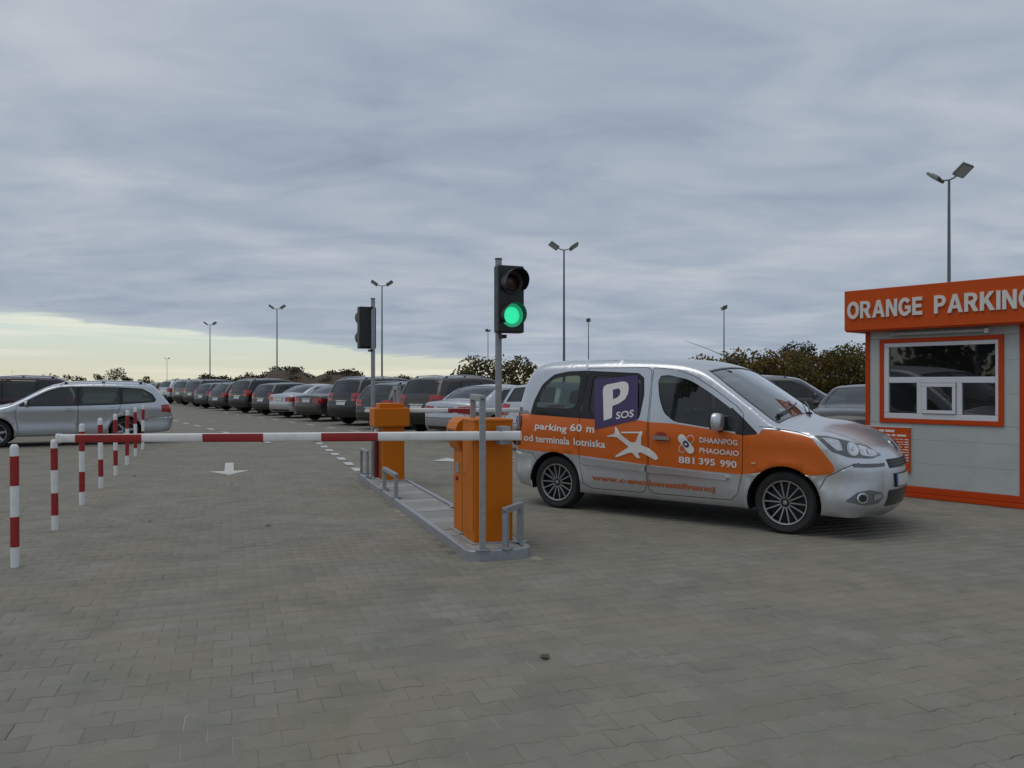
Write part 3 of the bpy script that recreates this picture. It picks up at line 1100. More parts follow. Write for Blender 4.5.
v.both('fog_light', round_poly([(1.80, -.82, .375), (1.90, -.75, .465), (1.99, -.66, .485), (2.07, -.50, .45), (2.09, -.45, .40), (2.05, -.52, .35), (1.94, -.68, .335)], .2), -50, M['lamp_grey'], None, .004, .006, .035,
       [([(1.915 + .055 * math.cos(a) * .7, -.70 + .055 * math.cos(a) * .8, .41 + .052 * math.sin(a)) for a in np.linspace(0, 2 * math.pi, 17)[:-1]], M['chrome'], .012),
        ([(1.915 + .036 * math.cos(a) * .7, -.70 + .036 * math.cos(a) * .8, .41 + .034 * math.sin(a)) for a in np.linspace(0, 2 * math.pi, 17)[:-1]], M['trim_black'], .016),
        ([(1.99, -.60, .385), (2.055, -.48, .40), (2.05, -.49, .435), (1.99, -.59, .44)], M['chrome'], .010)])
# roof aerial and wipers
mb = MB().tube([(.47, -.08, 1.735), (.44, -.08, 1.765)], .018, M['black_plastic'], 8).tube([(.44, -.08, 1.765), (.05, -.08, 1.925), (-.16, -.08, 2.0)], [.005, .003, .002], M['black_plastic'], 6)
v.fit('aerial', mb)
for y0, y1 in ((-.62, .02), (.05, .62)):
    mb = MB()
    pts = []
    for t in np.linspace(0, 1, 7):
        yy = y0 + (y1 - y0) * t
        zz_ = 1.165 + .10 * t
        p, n = v.hit(0, yy, zz_)
        pts.append(p + n * .022)
    mb.tube(pts, .009, M['trim_black'], 6)
    mb.box(pts[0] - Vector((0, 0, .012)), (.05, .05, .03), M['trim_black'], bev=.008)
    v.fit('wiper', mb)
# cover sheets and papers on the dashboard seen through the screen
mb = MB().box((1.02, -.05, 1.10), (.02, .10, .16), M['maroon'], rz=.3, bev=.003).box((1.05, .12, 1.09), (.02, .12, .13), M['paper'], rz=-.2, bev=.003)
v.fit('dash_papers', mb, smooth=False)
# wrap lettering on the visible flank
RD, SD, FD = v.body, v.door[(-1, 1)], v.door[(-1, 0)]
WORDS = [('parking', -1.745, .918, .475, .105, -.05, .08, None), ('60', -1.223, .936, .165, .088, -.035, 0, None), ('m', -.995, .93, .105, .062, -.05, 0, None), ('od', -1.924, .792, .15, .085, -.03, 0, None),
         ('terminala', -1.735, .782, .505, .088, -.022, 0, None), ('lotniska', -1.175, .772, .43, .086, -.035, 0, None), ('DHAANPOG', .40, .874, .413, .058, -.03, 0, FD), ('PHAOOAIO', .397, .766, .428, .056, -.03, 0, FD),
         ('881', .155, .644, .183, .072, -.015, 0, FD), ('395', .388, .642, .18, .072, -.03, 0, FD), ('990', .622, .632, .178, .072, -.015, 0, FD)]
for w_, h0, z0, ww, hh, sl, shr, par in WORDS:
    mb = MB()
    v.lettering(mb, w_, -90, h0, z0, ww, hh, M['decal_white'], sl, .022, shear=shr)
    v.fit('lettering', mb, par, None, False)
mb = MB()
v.lettering(mb, 'www.c-anollomattfinancj', -90, -.93, .362, 1.495, .082, M['decal_orange'], -.012, .03)
v.fit('lettering', mb, None, 'orange web address along the lower doors', False)


def plaster(mb, cx, cz, ang, L, Wd, m, off):
    pl = []
    for k in range(14):
        a = math.pi * k / 13 - math.pi / 2
        pl.append((L / 2 - Wd / 2 + math.cos(a) * Wd / 2, math.sin(a) * Wd / 2))
    pl += [(-x, -y) for x, y in pl]
    ca, sa = math.cos(ang), math.sin(ang)
    v.patch(mb, [(cx + x * ca - y * sa, cz + x * sa + y * ca) for x, y in pl], -90, m, off, 0, .03)


mb = MB()
plaster(mb, .248, .852, R(48), .235, .082, M['decal_white'], .0045)
plaster(mb, .248, .852, R(48), .220, .067, PAINT['orange'], .0065)
plaster(mb, .248, .852, R(48), .105, .060, M['decal_red'], .0085)
plaster(mb, .248, .852, R(-50), .235, .088, M['decal_white'], .0105)
plaster(mb, .248, .852, R(-50), .078, .062, M['decal_purple'], .0125)
plaster(mb, .248, .852, R(-50), .030, .026, M['decal_white'], .0145)
v.fit('logo', mb, FD, 'crossed sticking plasters logo in white and red', False)
mb = MB()
v.patch(mb, [(-.935, 1.537), (-.375, 1.588), (-.338, 1.095), (-.88, .968)], -90, M['decal_purple'], .008, .004, .05)


def pglyph(x, z):   # sheared frame of the P panel
    return (-.935 + .558 * x + .055 * (1 - z) * (1 - x) + .037 * (1 - z) * x, (1.537 + .051 * x) * z + (.968 + .127 * x) * (1 - z))


Pout = [(.22, .13), (.415, .155), (.425, .40), (.58, .43), (.72, .50), (.78, .60), (.80, .72), (.79, .82), (.74, .875), (.66, .895), (.30, .87), (.225, .84), (.20, .76)]
Phole = [(.44, .54), (.53, .56), (.60, .61), (.61, .70), (.575, .755), (.435, .745)]
v.patch(mb, [pglyph(*p) for p in Pout], -90, M['decal_white'], .0115, 0, .03, hole=[pglyph(*p) for p in Phole])
v.lettering(mb, 'SOS', -90, -.612, 1.088, .222, .082, M['decal_white'], .15, .02, .0115)
v.fit('decal_panel', mb, SD, 'purple parking panel with a big white P', False)
mb = MB()
v.patch(mb, [(-.62, 1.008), (-.59, .99), (-.545, .925), (-.42, .842), (-.36, .842), (-.315, .935), (-.312, .96), (-.275, .968), (-.268, .95), (-.285, .90), (-.29, .815), (-.20, .785), (-.13, .742), (-.09, .70), (-.088, .668), (-.125, .66), (-.19, .69), (-.30, .735), (-.335, .722), (-.30, .67),
             (-.345, .668), (-.405, .725), (-.45, .718), (-.60, .662), (-.622, .668), (-.61, .685), (-.47, .77), (-.45, .79), (-.585, .885), (-.64, .893), (-.715, .888), (-.715, .902), (-.63, .925), (-.615, .94)], -90, M['decal_white'], .0055, 0, .03)
v.patch(mb, [(-.54, .952), (-.30, .962), (-.30, .945), (-.535, .936)], -90, M['decal_white'], .0055, 0, .04)
v.fit('decal_aeroplane', mb, None, 'white aeroplane silhouette across the doors', False)
mb = MB()
vs_ = [(-.045 + math.cos(a) * .075, .915 + math.sin(a) * .055) for a in np.linspace(0, math.pi, 13)]
v.patch(mb, vs_, -90, M['decal_red'], .006, 0, .03)
v.fit('handle_recess', mb, FD)


# ------------------------------------------------------------------ the other kinds of car
def finish(c, mir, hands, lamp, tail, plate_r, plate_f, rails=None, grille=None, tail_m='tail_red'):
    c.mirrors(*mir)
    c.handles(hands)
    x, y, z0, z1, wi, ws = tail
    rear_lamps(c, x, y, z0, z1, wi, ws, tail_m)
    x, y, z0, z1 = lamp
    c.both('headlight', round_poly([(x - .42, -y, z1), (x - .20, -y + .05, z1 - .01), (x - .05, -y + .22, z1 - .05), (x, -y + .36, z0 + .03), (x - .06, -y + .26, z0), (x - .25, -y + .02, z0 + .02)], .2), -50, M['lamp_glass'], None, .006, .01, .045,
           [([(x - .16, -y + .10, z0 + .03), (x - .17, -y + .08, z1 - .05), (x - .07, -y + .22, z1 - .07), (x - .05, -y + .25, z0 + .03)], M['lamp_bulb'], .01)])
    c.plate(180, plate_r)
    # shut lines of the tailgate, dark valance, bright strip over the plate, wiper
    w = c.sp['w']
    bz = c.sp['belt']
    mb = MB()
    zb_ = c.sp['sill'] + .36
    for pl in ([(-w + .22, zb_), (w - .22, zb_), (w - .22, zb_ + .012), (-w + .22, zb_ + .012)],
               [(-w + .20, zb_), (-w + .212, zb_), (-w + .232, tail[2] + .02), (-w + .22, tail[2] + .02)], [(w - .20, zb_), (w - .212, zb_), (w - .232, tail[2] + .02), (w - .22, tail[2] + .02)]):
        c.patch(mb, pl, 180, M['trim_black'], .003, 0, .12)
    c.fit('shut_line', mb)
    mb = MB()
    c.patch(mb, round_poly([(-w + .25, c.sp['sill'] + .06), (w - .25, c.sp['sill'] + .06), (w - .20, c.sp['sill'] + .15), (-w + .20, c.sp['sill'] + .15)], .2), 180, M['trim_black'], .004, 0, .1)
    c.fit('valance', mb)
    mb = MB()
    c.patch(mb, [(-.30, plate_r + .085), (.30, plate_r + .085), (.30, plate_r + .105), (-.30, plate_r + .105)], 180, M['chrome'], .012, .01, .12)
    c.fit('trim_strip', mb)
    c.plate(0, plate_f)
    g0, g1, gw = grille
    mb = MB()
    c.patch(mb, round_poly([(-gw, g0), (gw, g0), (gw * 1.1, g1), (-gw * 1.1, g1)], .15), 0, M['trim_black'], .004, 0, .07)
    for k in range(3):
        z = g0 + (g1 - g0) * (k + .6) / 3.4
        c.patch(mb, [(-gw, z), (gw, z), (gw, z + .01), (-gw, z + .01)], 0, M['chrome'], .014, .008, .1)
    c.fit('grille', mb)
    mb = MB()
    c.patch(mb, round_poly([(-.5, .27), (.5, .27), (.45, .37), (-.45, .37)], .15), 0, M['trim_black'], .004, 0, .07)
    c.fit('lower_grille', mb)
    if rails:
        x0, x1, yy, zr = rails
        for s in (-1, 1):
            mb = MB()
            pts = [(x0, s * yy, zr - .05), (x0 + .1, s * yy, zr), ((x0 + x1) / 2, s * yy, zr + .035), (x1 - .12, s * yy, zr - .01), (x1, s * yy, zr - .06)]
            mb.tube(pts, .016, M['chrome'] if rails[-1] and len(rails) < 5 else M['black_plastic'], 8)
            for xx in (x0 + .12, (x0 + x1) / 2, x1 - .14):
                mb.box((xx, s * yy, zr - .025), (.07, .03, .06), M['black_plastic'], bev=.006)
            c.fit('roof_rail', mb)


ESTATE = CarShape(dict(
    len=4.77, w=.905, belt=.95, tum=.26, wheel=.322, arch=.375, sill=.235, axle=(1.435, -1.275), dash=.86, seat=.02, spokes=(0, .06, 6),
    path=[(-2.26, .29, .10, .12), (-2.34, .40, .16, .18), (-2.36, .58, .16, .18), (-2.33, .70, .14, .16), (-2.30, .90, .12, .13), (-2.23, 1.04, .10, .12), (-2.08, 1.24, .10, .13), (-1.93, 1.40, .11, .14), (-1.78, 1.455, .10, .15), (-1.3, 1.488, .08, .15),
          (-.6, 1.50, .08, .15), (.0, 1.475, .07, .14), (.33, 1.415, .06, .11), (.62, 1.265, .05, .09, .05), (.9, 1.11, .05, .09, .05), (1.16, .985, .06, .13, .05), (1.32, .955, .09, .18), (1.75, .90, .13, .22), (2.05, .82, .22, .3, .05), (2.22, .68, .30, .38, .07),
          (2.27, .50, .32, .40, .08), (2.25, .33, .28, .34, .07), (2.16, .22, .2, .26, .05)],
    screens={'rear_window': (5, 7), 'windscreen': (12, 15)},
    windows=[dict(poly=[(-.175, .955), (-.195, 1.38), (.10, 1.382), (.40, 1.285), (.88, 1.01), (.93, .968)], k=.15),
             dict(poly=[(-1.13, .985), (-1.135, 1.375), (-.315, 1.392), (-.295, .96)], k=.12),
             dict(poly=[(-1.225, .99), (-1.23, 1.37), (-1.66, 1.34), (-1.87, 1.21), (-1.95, 1.08), (-1.92, 1.03)], k=.2)],
    doors=[[(-.245, 1.425), (.12, 1.42), (.42, 1.325), (.97, .985), (1.02, .93), (1.03, .7), (.985, .34), (.9, .275), (-.225, .27), (-.245, .9)],
           [(-.262, 1.428), (-.262, .9), (-.243, .27), (-.84, .27), (-.88, .42), (-.97, .62), (-1.12, .78), (-1.175, .95), (-1.185, 1.41)]],
    black=[[(-.15, .945), (-1.15, .968), (-1.93, 1.015), (-1.98, 1.08), (-1.89, 1.225), (-1.665, 1.36), (-1.23, 1.392), (-.3, 1.412), (.11, 1.402), (.415, 1.302), (.97, .985), (.95, .945)]],
    seams=[[(-2.36, .66), (-2.15, .655), (-1.85, .65), (-1.64, .56)]],
))
finish(ESTATE, (.80, 1.02, .86, 0, (.11, .19, .13)), [(-.06, .855, 0), (-1.0, .87, 1)], (2.2, .83, .62, .80), (-2.31, .85, .75, .97, .36, .26), .62, .42, (-1.75, .15, .60, 1.525), (.50, .62, .34))

SUV = CarShape(dict(
    len=4.52, w=.925, belt=1.06, tum=.24, wheel=.355, arch=.42, sill=.30, axle=(1.37, -1.28), dash=.86, seat=.0, spokes=(0, .07, 5),
    path=[(-2.12, .31, .10, .12), (-2.21, .43, .15, .17), (-2.23, .66, .16, .18), (-2.19, .82, .13, .15), (-2.165, 1.03, .11, .13), (-2.10, 1.18, .10, .12), (-1.98, 1.42, .10, .13), (-1.89, 1.575, .11, .14), (-1.74, 1.635, .10, .16), (-1.2, 1.67, .08, .16),
          (-.4, 1.68, .08, .16), (.15, 1.65, .07, .14), (.42, 1.585, .06, .11), (.70, 1.40, .05, .09, .05), (.95, 1.24, .05, .09, .05), (1.18, 1.105, .06, .13, .05), (1.32, 1.075, .09, .18), (1.72, 1.02, .13, .22), (1.98, .93, .22, .3, .05), (2.11, .79, .28, .36, .07),
          (2.15, .60, .30, .38, .08), (2.13, .42, .26, .32, .07), (2.05, .30, .2, .26, .05)],
    screens={'rear_window': (5, 7), 'windscreen': (12, 15)}, glass='glass_dark', glass_front='glass',
    windows=[dict(poly=[(-.20, 1.07), (-.215, 1.53), (.12, 1.535), (.45, 1.42), (.87, 1.14), (.90, 1.09)], k=.15),
             dict(poly=[(-1.12, 1.11), (-1.12, 1.525), (-.33, 1.54), (-.31, 1.075)], k=.12),
             dict(poly=[(-1.22, 1.115), (-1.22, 1.52), (-1.60, 1.49), (-1.74, 1.36), (-1.83, 1.17), (-1.80, 1.14)], k=.2)],
    doors=[[(-.26, 1.58), (.14, 1.575), (.47, 1.455), (.95, 1.13), (.985, 1.05), (.98, .8), (.95, .42), (.88, .34), (-.24, .335), (-.26, 1.0)],
           [(-.277, 1.582), (-.277, 1.0), (-.257, .335), (-.80, .335), (-.83, .5), (-.92, .72), (-1.08, .88), (-1.165, 1.06), (-1.175, 1.56)]],
    black=[[(-.18, 1.055), (-1.15, 1.09), (-1.81, 1.125), (-1.86, 1.17), (-1.765, 1.37), (-1.61, 1.515), (-1.2, 1.542), (-.3, 1.56), (.13, 1.557), (.465, 1.437), (.93, 1.11), (.91, 1.06)],
           [(-.80, .29), (.85, .29), (.88, .40), (-.84, .40)], [(-2.3, .3), (-1.66, .3), (-1.70, .52), (-2.3, .54)]],
    skin_black=[(0, 2, 0)],
))
finish(SUV, (.78, 1.13, .88, 0, (.12, .2, .16)), [(-.09, .95, 0), (-1.0, .97, 1)], (2.08, .84, .74, .92), (-2.17, .86, .86, 1.15, .33, .28), .78, .47, (-1.7, .1, .62, 1.70), (.60, .76, .40))

SEDAN = CarShape(dict(
    len=4.6, w=.895, belt=.93, tum=.30, wheel=.316, arch=.37, sill=.23, axle=(1.39, -1.31), dash=.86, seat=.0, spokes=(0, .05, 7),
    path=[(-2.17, .29, .10, .12), (-2.24, .40, .16, .18), (-2.265, .58, .17, .19), (-2.24, .72, .15, .17), (-2.215, .88, .12, .14), (-2.17, .98, .10, .14), (-2.0, 1.015, .10, .18), (-1.72, 1.03, .09, .17), (-1.58, 1.06, .07, .14), (-1.32, 1.20, .06, .10, .05), (-1.08, 1.32, .06, .10, .05),
          (-.88, 1.385, .07, .13), (-.4, 1.43, .08, .15), (.05, 1.42, .07, .14), (.30, 1.365, .06, .11), (.58, 1.225, .05, .09, .05), (.86, 1.08, .05, .09, .05), (1.10, .965, .06, .13, .05), (1.26, .935, .09, .18), (1.68, .885, .13, .22), (1.97, .81, .22, .3, .05), (2.14, .68, .28, .36, .07),
          (2.19, .50, .30, .38, .08), (2.17, .33, .26, .32, .07), (2.09, .22, .2, .26, .05)],
    screens={'rear_window': (8, 11), 'windscreen': (14, 17)},
    windows=[dict(poly=[(-.20, .94), (-.22, 1.325), (.06, 1.335), (.36, 1.24), (.80, 1.0), (.85, .955)], k=.15),
             dict(poly=[(-1.18, .985), (-1.0, 1.22), (-.85, 1.30), (-.33, 1.328), (-.31, .945)], k=.15)],
    doors=[[(-.265, 1.37), (.08, 1.373), (.38, 1.28), (.90, .97), (.94, .91), (.95, .7), (.91, .34), (.83, .27), (-.245, .265), (-.265, .9)],
           [(-.282, 1.37), (-.282, .9), (-.262, .265), (-.88, .265), (-.92, .42), (-1.0, .60), (-1.15, .76), (-1.235, .95), (-1.22, 1.0), (-1.03, 1.25), (-.87, 1.345)]],
    black=[[(-.18, .93), (-1.2, .965), (-1.215, .99), (-1.02, 1.235), (-.86, 1.32), (-.3, 1.347), (.07, 1.355), (.375, 1.258), (.89, .965), (.87, .93)]],
))
finish(SEDAN, (.74, 1.0, .85, 0, (.11, .19, .13)), [(-.09, .835, 0), (-1.02, .85, 1)], (2.12, .82, .61, .78), (-2.21, .83, .70, .91, .40, .28), .80, .42, None, (.50, .62, .34))

HATCH = CarShape(dict(
    len=4.15, w=.875, belt=.98, tum=.27, wheel=.31, arch=.365, sill=.235, axle=(1.25, -1.30), dash=.82, seat=-.02, spokes=(0, .06, 5),
    path=[(-1.98, .30, .10, .12), (-2.05, .41, .15, .17), (-2.07, .58, .16, .18), (-2.03, .72, .13, .15), (-2.0, .93, .11, .13), (-1.95, 1.07, .10, .12), (-1.84, 1.25, .10, .13), (-1.74, 1.385, .11, .14), (-1.58, 1.44, .10, .15), (-1.1, 1.475, .08, .15),
          (-.5, 1.485, .08, .15), (.05, 1.455, .07, .14), (.32, 1.39, .06, .11), (.58, 1.245, .05, .09, .05), (.82, 1.11, .05, .09, .05), (1.06, .99, .06, .13, .05), (1.2, .96, .09, .18), (1.56, .90, .13, .22), (1.80, .82, .22, .3, .05), (1.93, .69, .26, .34, .07),
          (1.97, .52, .28, .36, .08), (1.95, .34, .24, .3, .07), (1.87, .23, .2, .26, .05)],
    screens={'rear_window': (5, 7), 'windscreen': (12, 15)},
    windows=[dict(poly=[(-.22, .98), (-.24, 1.365), (.06, 1.37), (.36, 1.27), (.76, 1.03), (.80, .985)], k=.15),
             dict(poly=[(-1.14, 1.02), (-1.08, 1.34), (-.36, 1.37), (-.34, .985)], k=.15),
             dict(poly=[(-1.25, 1.025), (-1.20, 1.335), (-1.45, 1.30), (-1.62, 1.10)], k=.2)],
    doors=[[(-.285, 1.41), (.08, 1.408), (.38, 1.31), (.86, 1.0), (.89, .94), (.90, .7), (.86, .34), (.78, .275), (-.265, .27), (-.285, .9)],
           [(-.302, 1.41), (-.302, .9), (-.282, .27), (-.87, .27), (-.91, .44), (-.98, .62), (-1.12, .78), (-1.19, .98), (-1.14, 1.38)]],
    black=[[(-.2, .968), (-1.15, 1.0), (-1.66, 1.06), (-1.47, 1.32), (-1.2, 1.355), (-.33, 1.388), (.07, 1.39), (.375, 1.288), (.84, .995), (.82, .968)]],
))
finish(HATCH, (.70, 1.03, .83, 0, (.11, .19, .14)), [(-.12, .875, 0), (-1.0, .89, 1)], (1.9, .79, .63, .82), (-2.0, .81, .76, 1.04, .26, .24), .70, .43, None, (.52, .63, .32))

# ------------------------------------------------------------------ place the cars
# wheel contact points of the van give its place: rear (0.54, 9.60), front (2.712, 7.947) on the near side
fx = Vector((2.172, -1.653, 0)).normalized()
left = Vector((-fx.y, fx.x, 0))
van_c = Vector((.54, 9.6, 0)) + fx * 1.458 + left * .84
place_car(VAN, 'van', 'silver and orange wrapped people carrier with a purple P panel beside the barrier', 'van', van_c, math.atan2(fx.y, fx.x), PAINT['silver'])

place_car(ESTATE, 'estate_car', 'silver estate car parked side-on behind the striped bollards', 'car', Vector((-11.08, 19.95, 0)), R(207), PAINT['estate_silver'])
place_car(SUV, 'people_carrier', 'dark plum car whose roof rises behind the silver estate', 'car', Vector((-15.9, 24.6, 0)), R(207), PAINT['plum'])

ROWH = R(50)


def row_car(shape, name, u, Z, paint_m, label, hd=ROWH):
    """rear centre at photo column u and depth Z"""
    p = at(u, Z)
    h = Vector((math.cos(hd), math.sin(hd), 0))
    place_car(shape, name, label, 'car', p + h * shape.sp['len'] / 2, hd, paint_m, 'cars parked nose-in along the far row')


row = [
    (HATCH, 'hatchback_car', 526, 17.6, 'pale', 'grey hatchback half hidden behind the tail of the orange van'),
    (SEDAN, 'saloon_car', 444, 20.6, 'pale', 'silver saloon seen past the far barrier boom'),
    (SUV, 'off_road_car', 415, 23.4, 'brown', 'brown-grey off-road car with big red tail lights left of the silver saloon'),
    (ESTATE, 'estate_car', 370, 25.6, 'bottle', 'dark estate car with roof rails directly behind the rear signal pole'),
    (SUV, 'off_road_car', 340, 28.2, 'black', 'black off-road car left of the rear signal pole'),
    (SEDAN, 'saloon_car', 305, 31.2, 'brown', 'brown saloon between the silver saloon and the black off-road car'),
    (SEDAN, 'saloon_car', 278, 34.2, 'pale', 'silver saloon in the middle of the far row below the soil mound'),
    (HATCH, 'hatchback_car', 260, 37.0, 'charcoal', 'charcoal hatchback tucked left of the far silver saloon'),
    (SUV, 'off_road_car', 236, 39.6, 'black', 'black off-road car with red lamps and a visible front wheel, left of the far hatchback'),
    (ESTATE, 'estate_car', 215, 43.2, 'charcoal', 'charcoal estate in the far row left of the black off-road car'),
    (HATCH, 'hatchback_car', 200, 46.8, 'navy', 'dark blue hatchback in the far row behind the arrow marking'),
    (SUV, 'off_road_car', 189, 50.2, 'charcoal', 'dark off-road car in the far row, third from its left end'),
    (SUV, 'off_road_car', 177, 54.0, 'grey', 'grey off-road car in the far row, second from its left end'),
    (SUV, 'off_road_car', 162, 58.0, 'pale', 'pale off-road car at the left end of the far row'),
    (ESTATE, 'estate_car', 146, 64.0, 'grey', 'distant grey estate just right of the silver estate'),
]
for shape, nm, u, Z, col, lab in row:
    row_car(shape, nm, u, Z, PAINT[col], lab)
place_car(SUV, 'off_road_car', 'dark car with a pale roof behind the van bonnet, below the autumn trees', 'car', at(786, 25.0), R(-18), PAINT['grey'])
place_car(SEDAN, 'saloon_car', 'dark saloon facing the camera between the van and the kiosk', 'car', at(868, 19.6), R(232), PAINT['black'])


# ================================================================== ground and paving
E2 = Vector((-.35, 1, 0)).normalized()      # along the island
E1 = Vector((E2.y, -E2.x, 0))               # across it, the direction the paving courses run
ROWA = math.atan2(E1.y, E1.x)


def stone_colour(t, pos, rnd):
    """grey concrete, each block its own tone, with broad stains"""
    base = t.mix(rnd, (0.207, 0.199, 0.166), (0.246, 0.237, 0.20))
    big = t.ramp(t.noise(0.55, 5, 0.6, pos, 0.8), [(0.38, 0.0), (0.66, 1.0)])
    base = t.mix(t.math('MULTIPLY', big, 0.62), base, (0.255, 0.215, 0.168))
    mid = t.ramp(t.noise(2.1, 6, 0.65, pos, 0.4), [(0.46, 0.0), (0.68, 1.0)])
    base = t.mix(t.math('MULTIPLY', mid, 0.5), base, (0.145, 0.15, 0.122))
    pale = t.ramp(t.noise(1.3, 7, 0.7, pos, 0.2), [(0.54, 0.0), (0.72, 1.0)])
    base = t.mix(t.math('MULTIPLY', pale, 0.35), base, (0.36, 0.35, 0.32))
    spot = t.ramp(t.noise(7.5, 6, 0.7, pos, 0.8), [(0.60, 0.0), (0.72, 1.0)])
    base = t.mix(t.math('MULTIPLY', spot, 0.45), base, (0.12, 0.115, 0.095))
    mossy = t.ramp(t.noise(0.9, 5, 0.65, pos, 1.2), [(0.58, 0.0), (0.74, 1.0)])
    base = t.mix(t.math('MULTIPLY', mossy, 0.4), base, (0.17, 0.175, 0.105))
    fine = t.noise(95, 4, 0.7, pos)
    return t.mix(t.math('MULTIPLY', fine, 0.5), base, t.mix(1.0, base, (0.7, 0.7, 0.68), 'MULTIPLY')), fine


def stone_mat(name, mode):
    m = new_mat(name)
    t = NT(m)
    g = t.n('ShaderNodeNewGeometry')
    if mode == 'object':
        rnd = t.n('ShaderNodeObjectInfo').outputs['Random']
    else:
        rnd = g.outputs['Random Per Island']
    c, fine = stone_colour(t, g.outputs['Position'], rnd)
    b = t.n('ShaderNodeBsdfPrincipled', {'Roughness': 0.88, 'Specular IOR Level': 0.3})
    t.l(c, b.inputs['Base Color'])
    bn = t.n('ShaderNodeBump', {'Strength': 0.35, 'Distance': 0.004})
    t.l(fine, bn.inputs['Height'])
    t.l(bn.outputs[0], b.inputs['Normal'])
    t.out(b.outputs[0])
    return m


def bed_mat():
    m = new_mat('paving_and_sand')
    t = NT(m)
    g = t.n('ShaderNodeNewGeometry')
    mp = t.n('ShaderNodeMapping')
    mp.inputs['Rotation'].default_value = (0, 0, -ROWA)
    t.l(g.outputs['Position'], mp.inputs['Vector'])
    br = t.n('ShaderNodeTexBrick', {'Scale': 1.0, 'Mortar Size': 0.005, 'Mortar Smooth': 0.4, 'Brick Width': 0.2, 'Row Height': 0.1525, 'Bias': 0.0,
                                    'Color1': (0, 0, 0, 1), 'Color2': (1, 1, 1, 1), 'Mortar': (0.5, 0.5, 0.5, 1)}, offset=0.5, squash=1.0)
    t.l(mp.outputs[0], br.inputs['Vector'])
    c, fine = stone_colour(t, g.outputs['Position'], br.outputs['Color'])
    sand = t.mix(t.ramp(t.noise(1.1, 5, 0.6, g.outputs['Position']), [(0.42, 0.0), (0.62, 1.0)]), (0.075, 0.068, 0.055), (0.34, 0.30, 0.225))
    moss = t.ramp(t.noise(0.8, 4, 0.6, g.outputs['Position'], 0.5), [(0.56, 0.0), (0.7, 1.0)])
    sand = t.mix(t.math('MULTIPLY', moss, 0.6), sand, (0.085, 0.085, 0.03))
    # only sand shows where the blocks are laid; beyond them the sheet carries the same bond
    sp = t.n('ShaderNodeSeparateXYZ')
    t.l(g.outputs['Position'], sp.inputs[0])
    fac = t.math('ADD', t.math('MULTIPLY', br.outputs['Fac'], 0.8), 0.0)
    c = t.mix(fac, c, sand)
    b = t.n('ShaderNodeBsdfPrincipled', {'Roughness': 0.9, 'Specular IOR Level': 0.3})
    t.l(c, b.inputs['Base Color'])
    bn = t.n('ShaderNodeBump', {'Strength': 0.5, 'Distance': 0.006})
    t.l(t.math('SUBTRACT', fine, t.math('MULTIPLY', br.outputs['Fac'], 2.0)), bn.inputs['Height'])
    t.l(bn.outputs[0], b.inputs['Normal'])
    t.out(b.outputs[0])
    return m


def sand_mat():
    m = new_mat('jointing_sand')
    t = NT(m)
    g = t.n('ShaderNodeNewGeometry')
    s = t.mix(t.ramp(t.noise(1.1, 5, 0.6, g.outputs['Position']), [(0.44, 0.0), (0.60, 1.0)]), (0.15, 0.142, 0.12), (0.33, 0.305, 0.24))
    moss = t.ramp(t.noise(0.8, 4, 0.6, g.outputs['Position'], 0.5), [(0.56, 0.0), (0.7, 1.0)])
    s = t.mix(t.math('MULTIPLY', moss, 0.6), s, (0.085, 0.085, 0.03))
    b = t.n('ShaderNodeBsdfPrincipled', {'Roughness': 0.95, 'Specular IOR Level': 0.2})
    t.l(s, b.inputs['Base Color'])
    t.out(b.outputs[0])
    return m


def grass_mat():
    m = new_mat('rough_grass')
    t = NT(m)
    g = t.n('ShaderNodeNewGeometry')
    c = t.mix(t.ramp(t.noise(0.09, 6, 0.65, g.outputs['Position']), [(0.4, 0.0), (0.62, 1.0)]), (0.060, 0.075, 0.026), (0.11, 0.10, 0.045))
    c = t.mix(t.math('MULTIPLY', t.noise(2.5, 6, 0.7, g.outputs['Position']), 0.6), c, (0.035, 0.042, 0.018))
    b = t.n('ShaderNodeBsdfPrincipled', {'Roughness': 0.95, 'Specular IOR Level': 0.2})
    t.l(c, b.inputs['Base Color'])
    t.out(b.outputs[0])
    return m


M['stone_a'] = stone_mat('paving_block_concrete', 'object')
M['stone_b'] = stone_mat('paving_block_concrete_far', 'island')
M['bed'] = bed_mat()
M['sand'] = sand_mat()
M['grass'] = grass_mat()

# rolling grassland out to the horizon, one sheet, a little below the lot
xs = np.concatenate([[-3000, -1500, -800, -400], np.arange(-260, 261, 20), [400, 800, 1500, 3000]])
ys = np.concatenate([[-600, -200, -60], np.arange(0, 321, 20), [420, 700, 1400, 3500]])


def ground_h(x, y):
    lot = max(0.0, y - (62 - 0.35 * (x - 5) if x > -2 else 90 - 0.5 * x))
    return -0.03 + 0.9 * min(1.0, lot / 35.0) * (1.0 if x > -5 else 0.3) + (0.25 * math.sin(x * .05) * math.sin(y * .043 + 1) if lot > 12 else 0)


gv = [(x, y, ground_h(x, y)) for y in ys for x in xs]
nx = len(xs)
gf = [[j * nx + i, j * nx + i + 1, (j + 1) * nx + i + 1, (j + 1) * nx + i] for j in range(len(ys) - 1) for i in range(nx - 1)]
tag(MB().add(gv, gf, M['grass']).obj('ground', smooth=True), kind='structure')

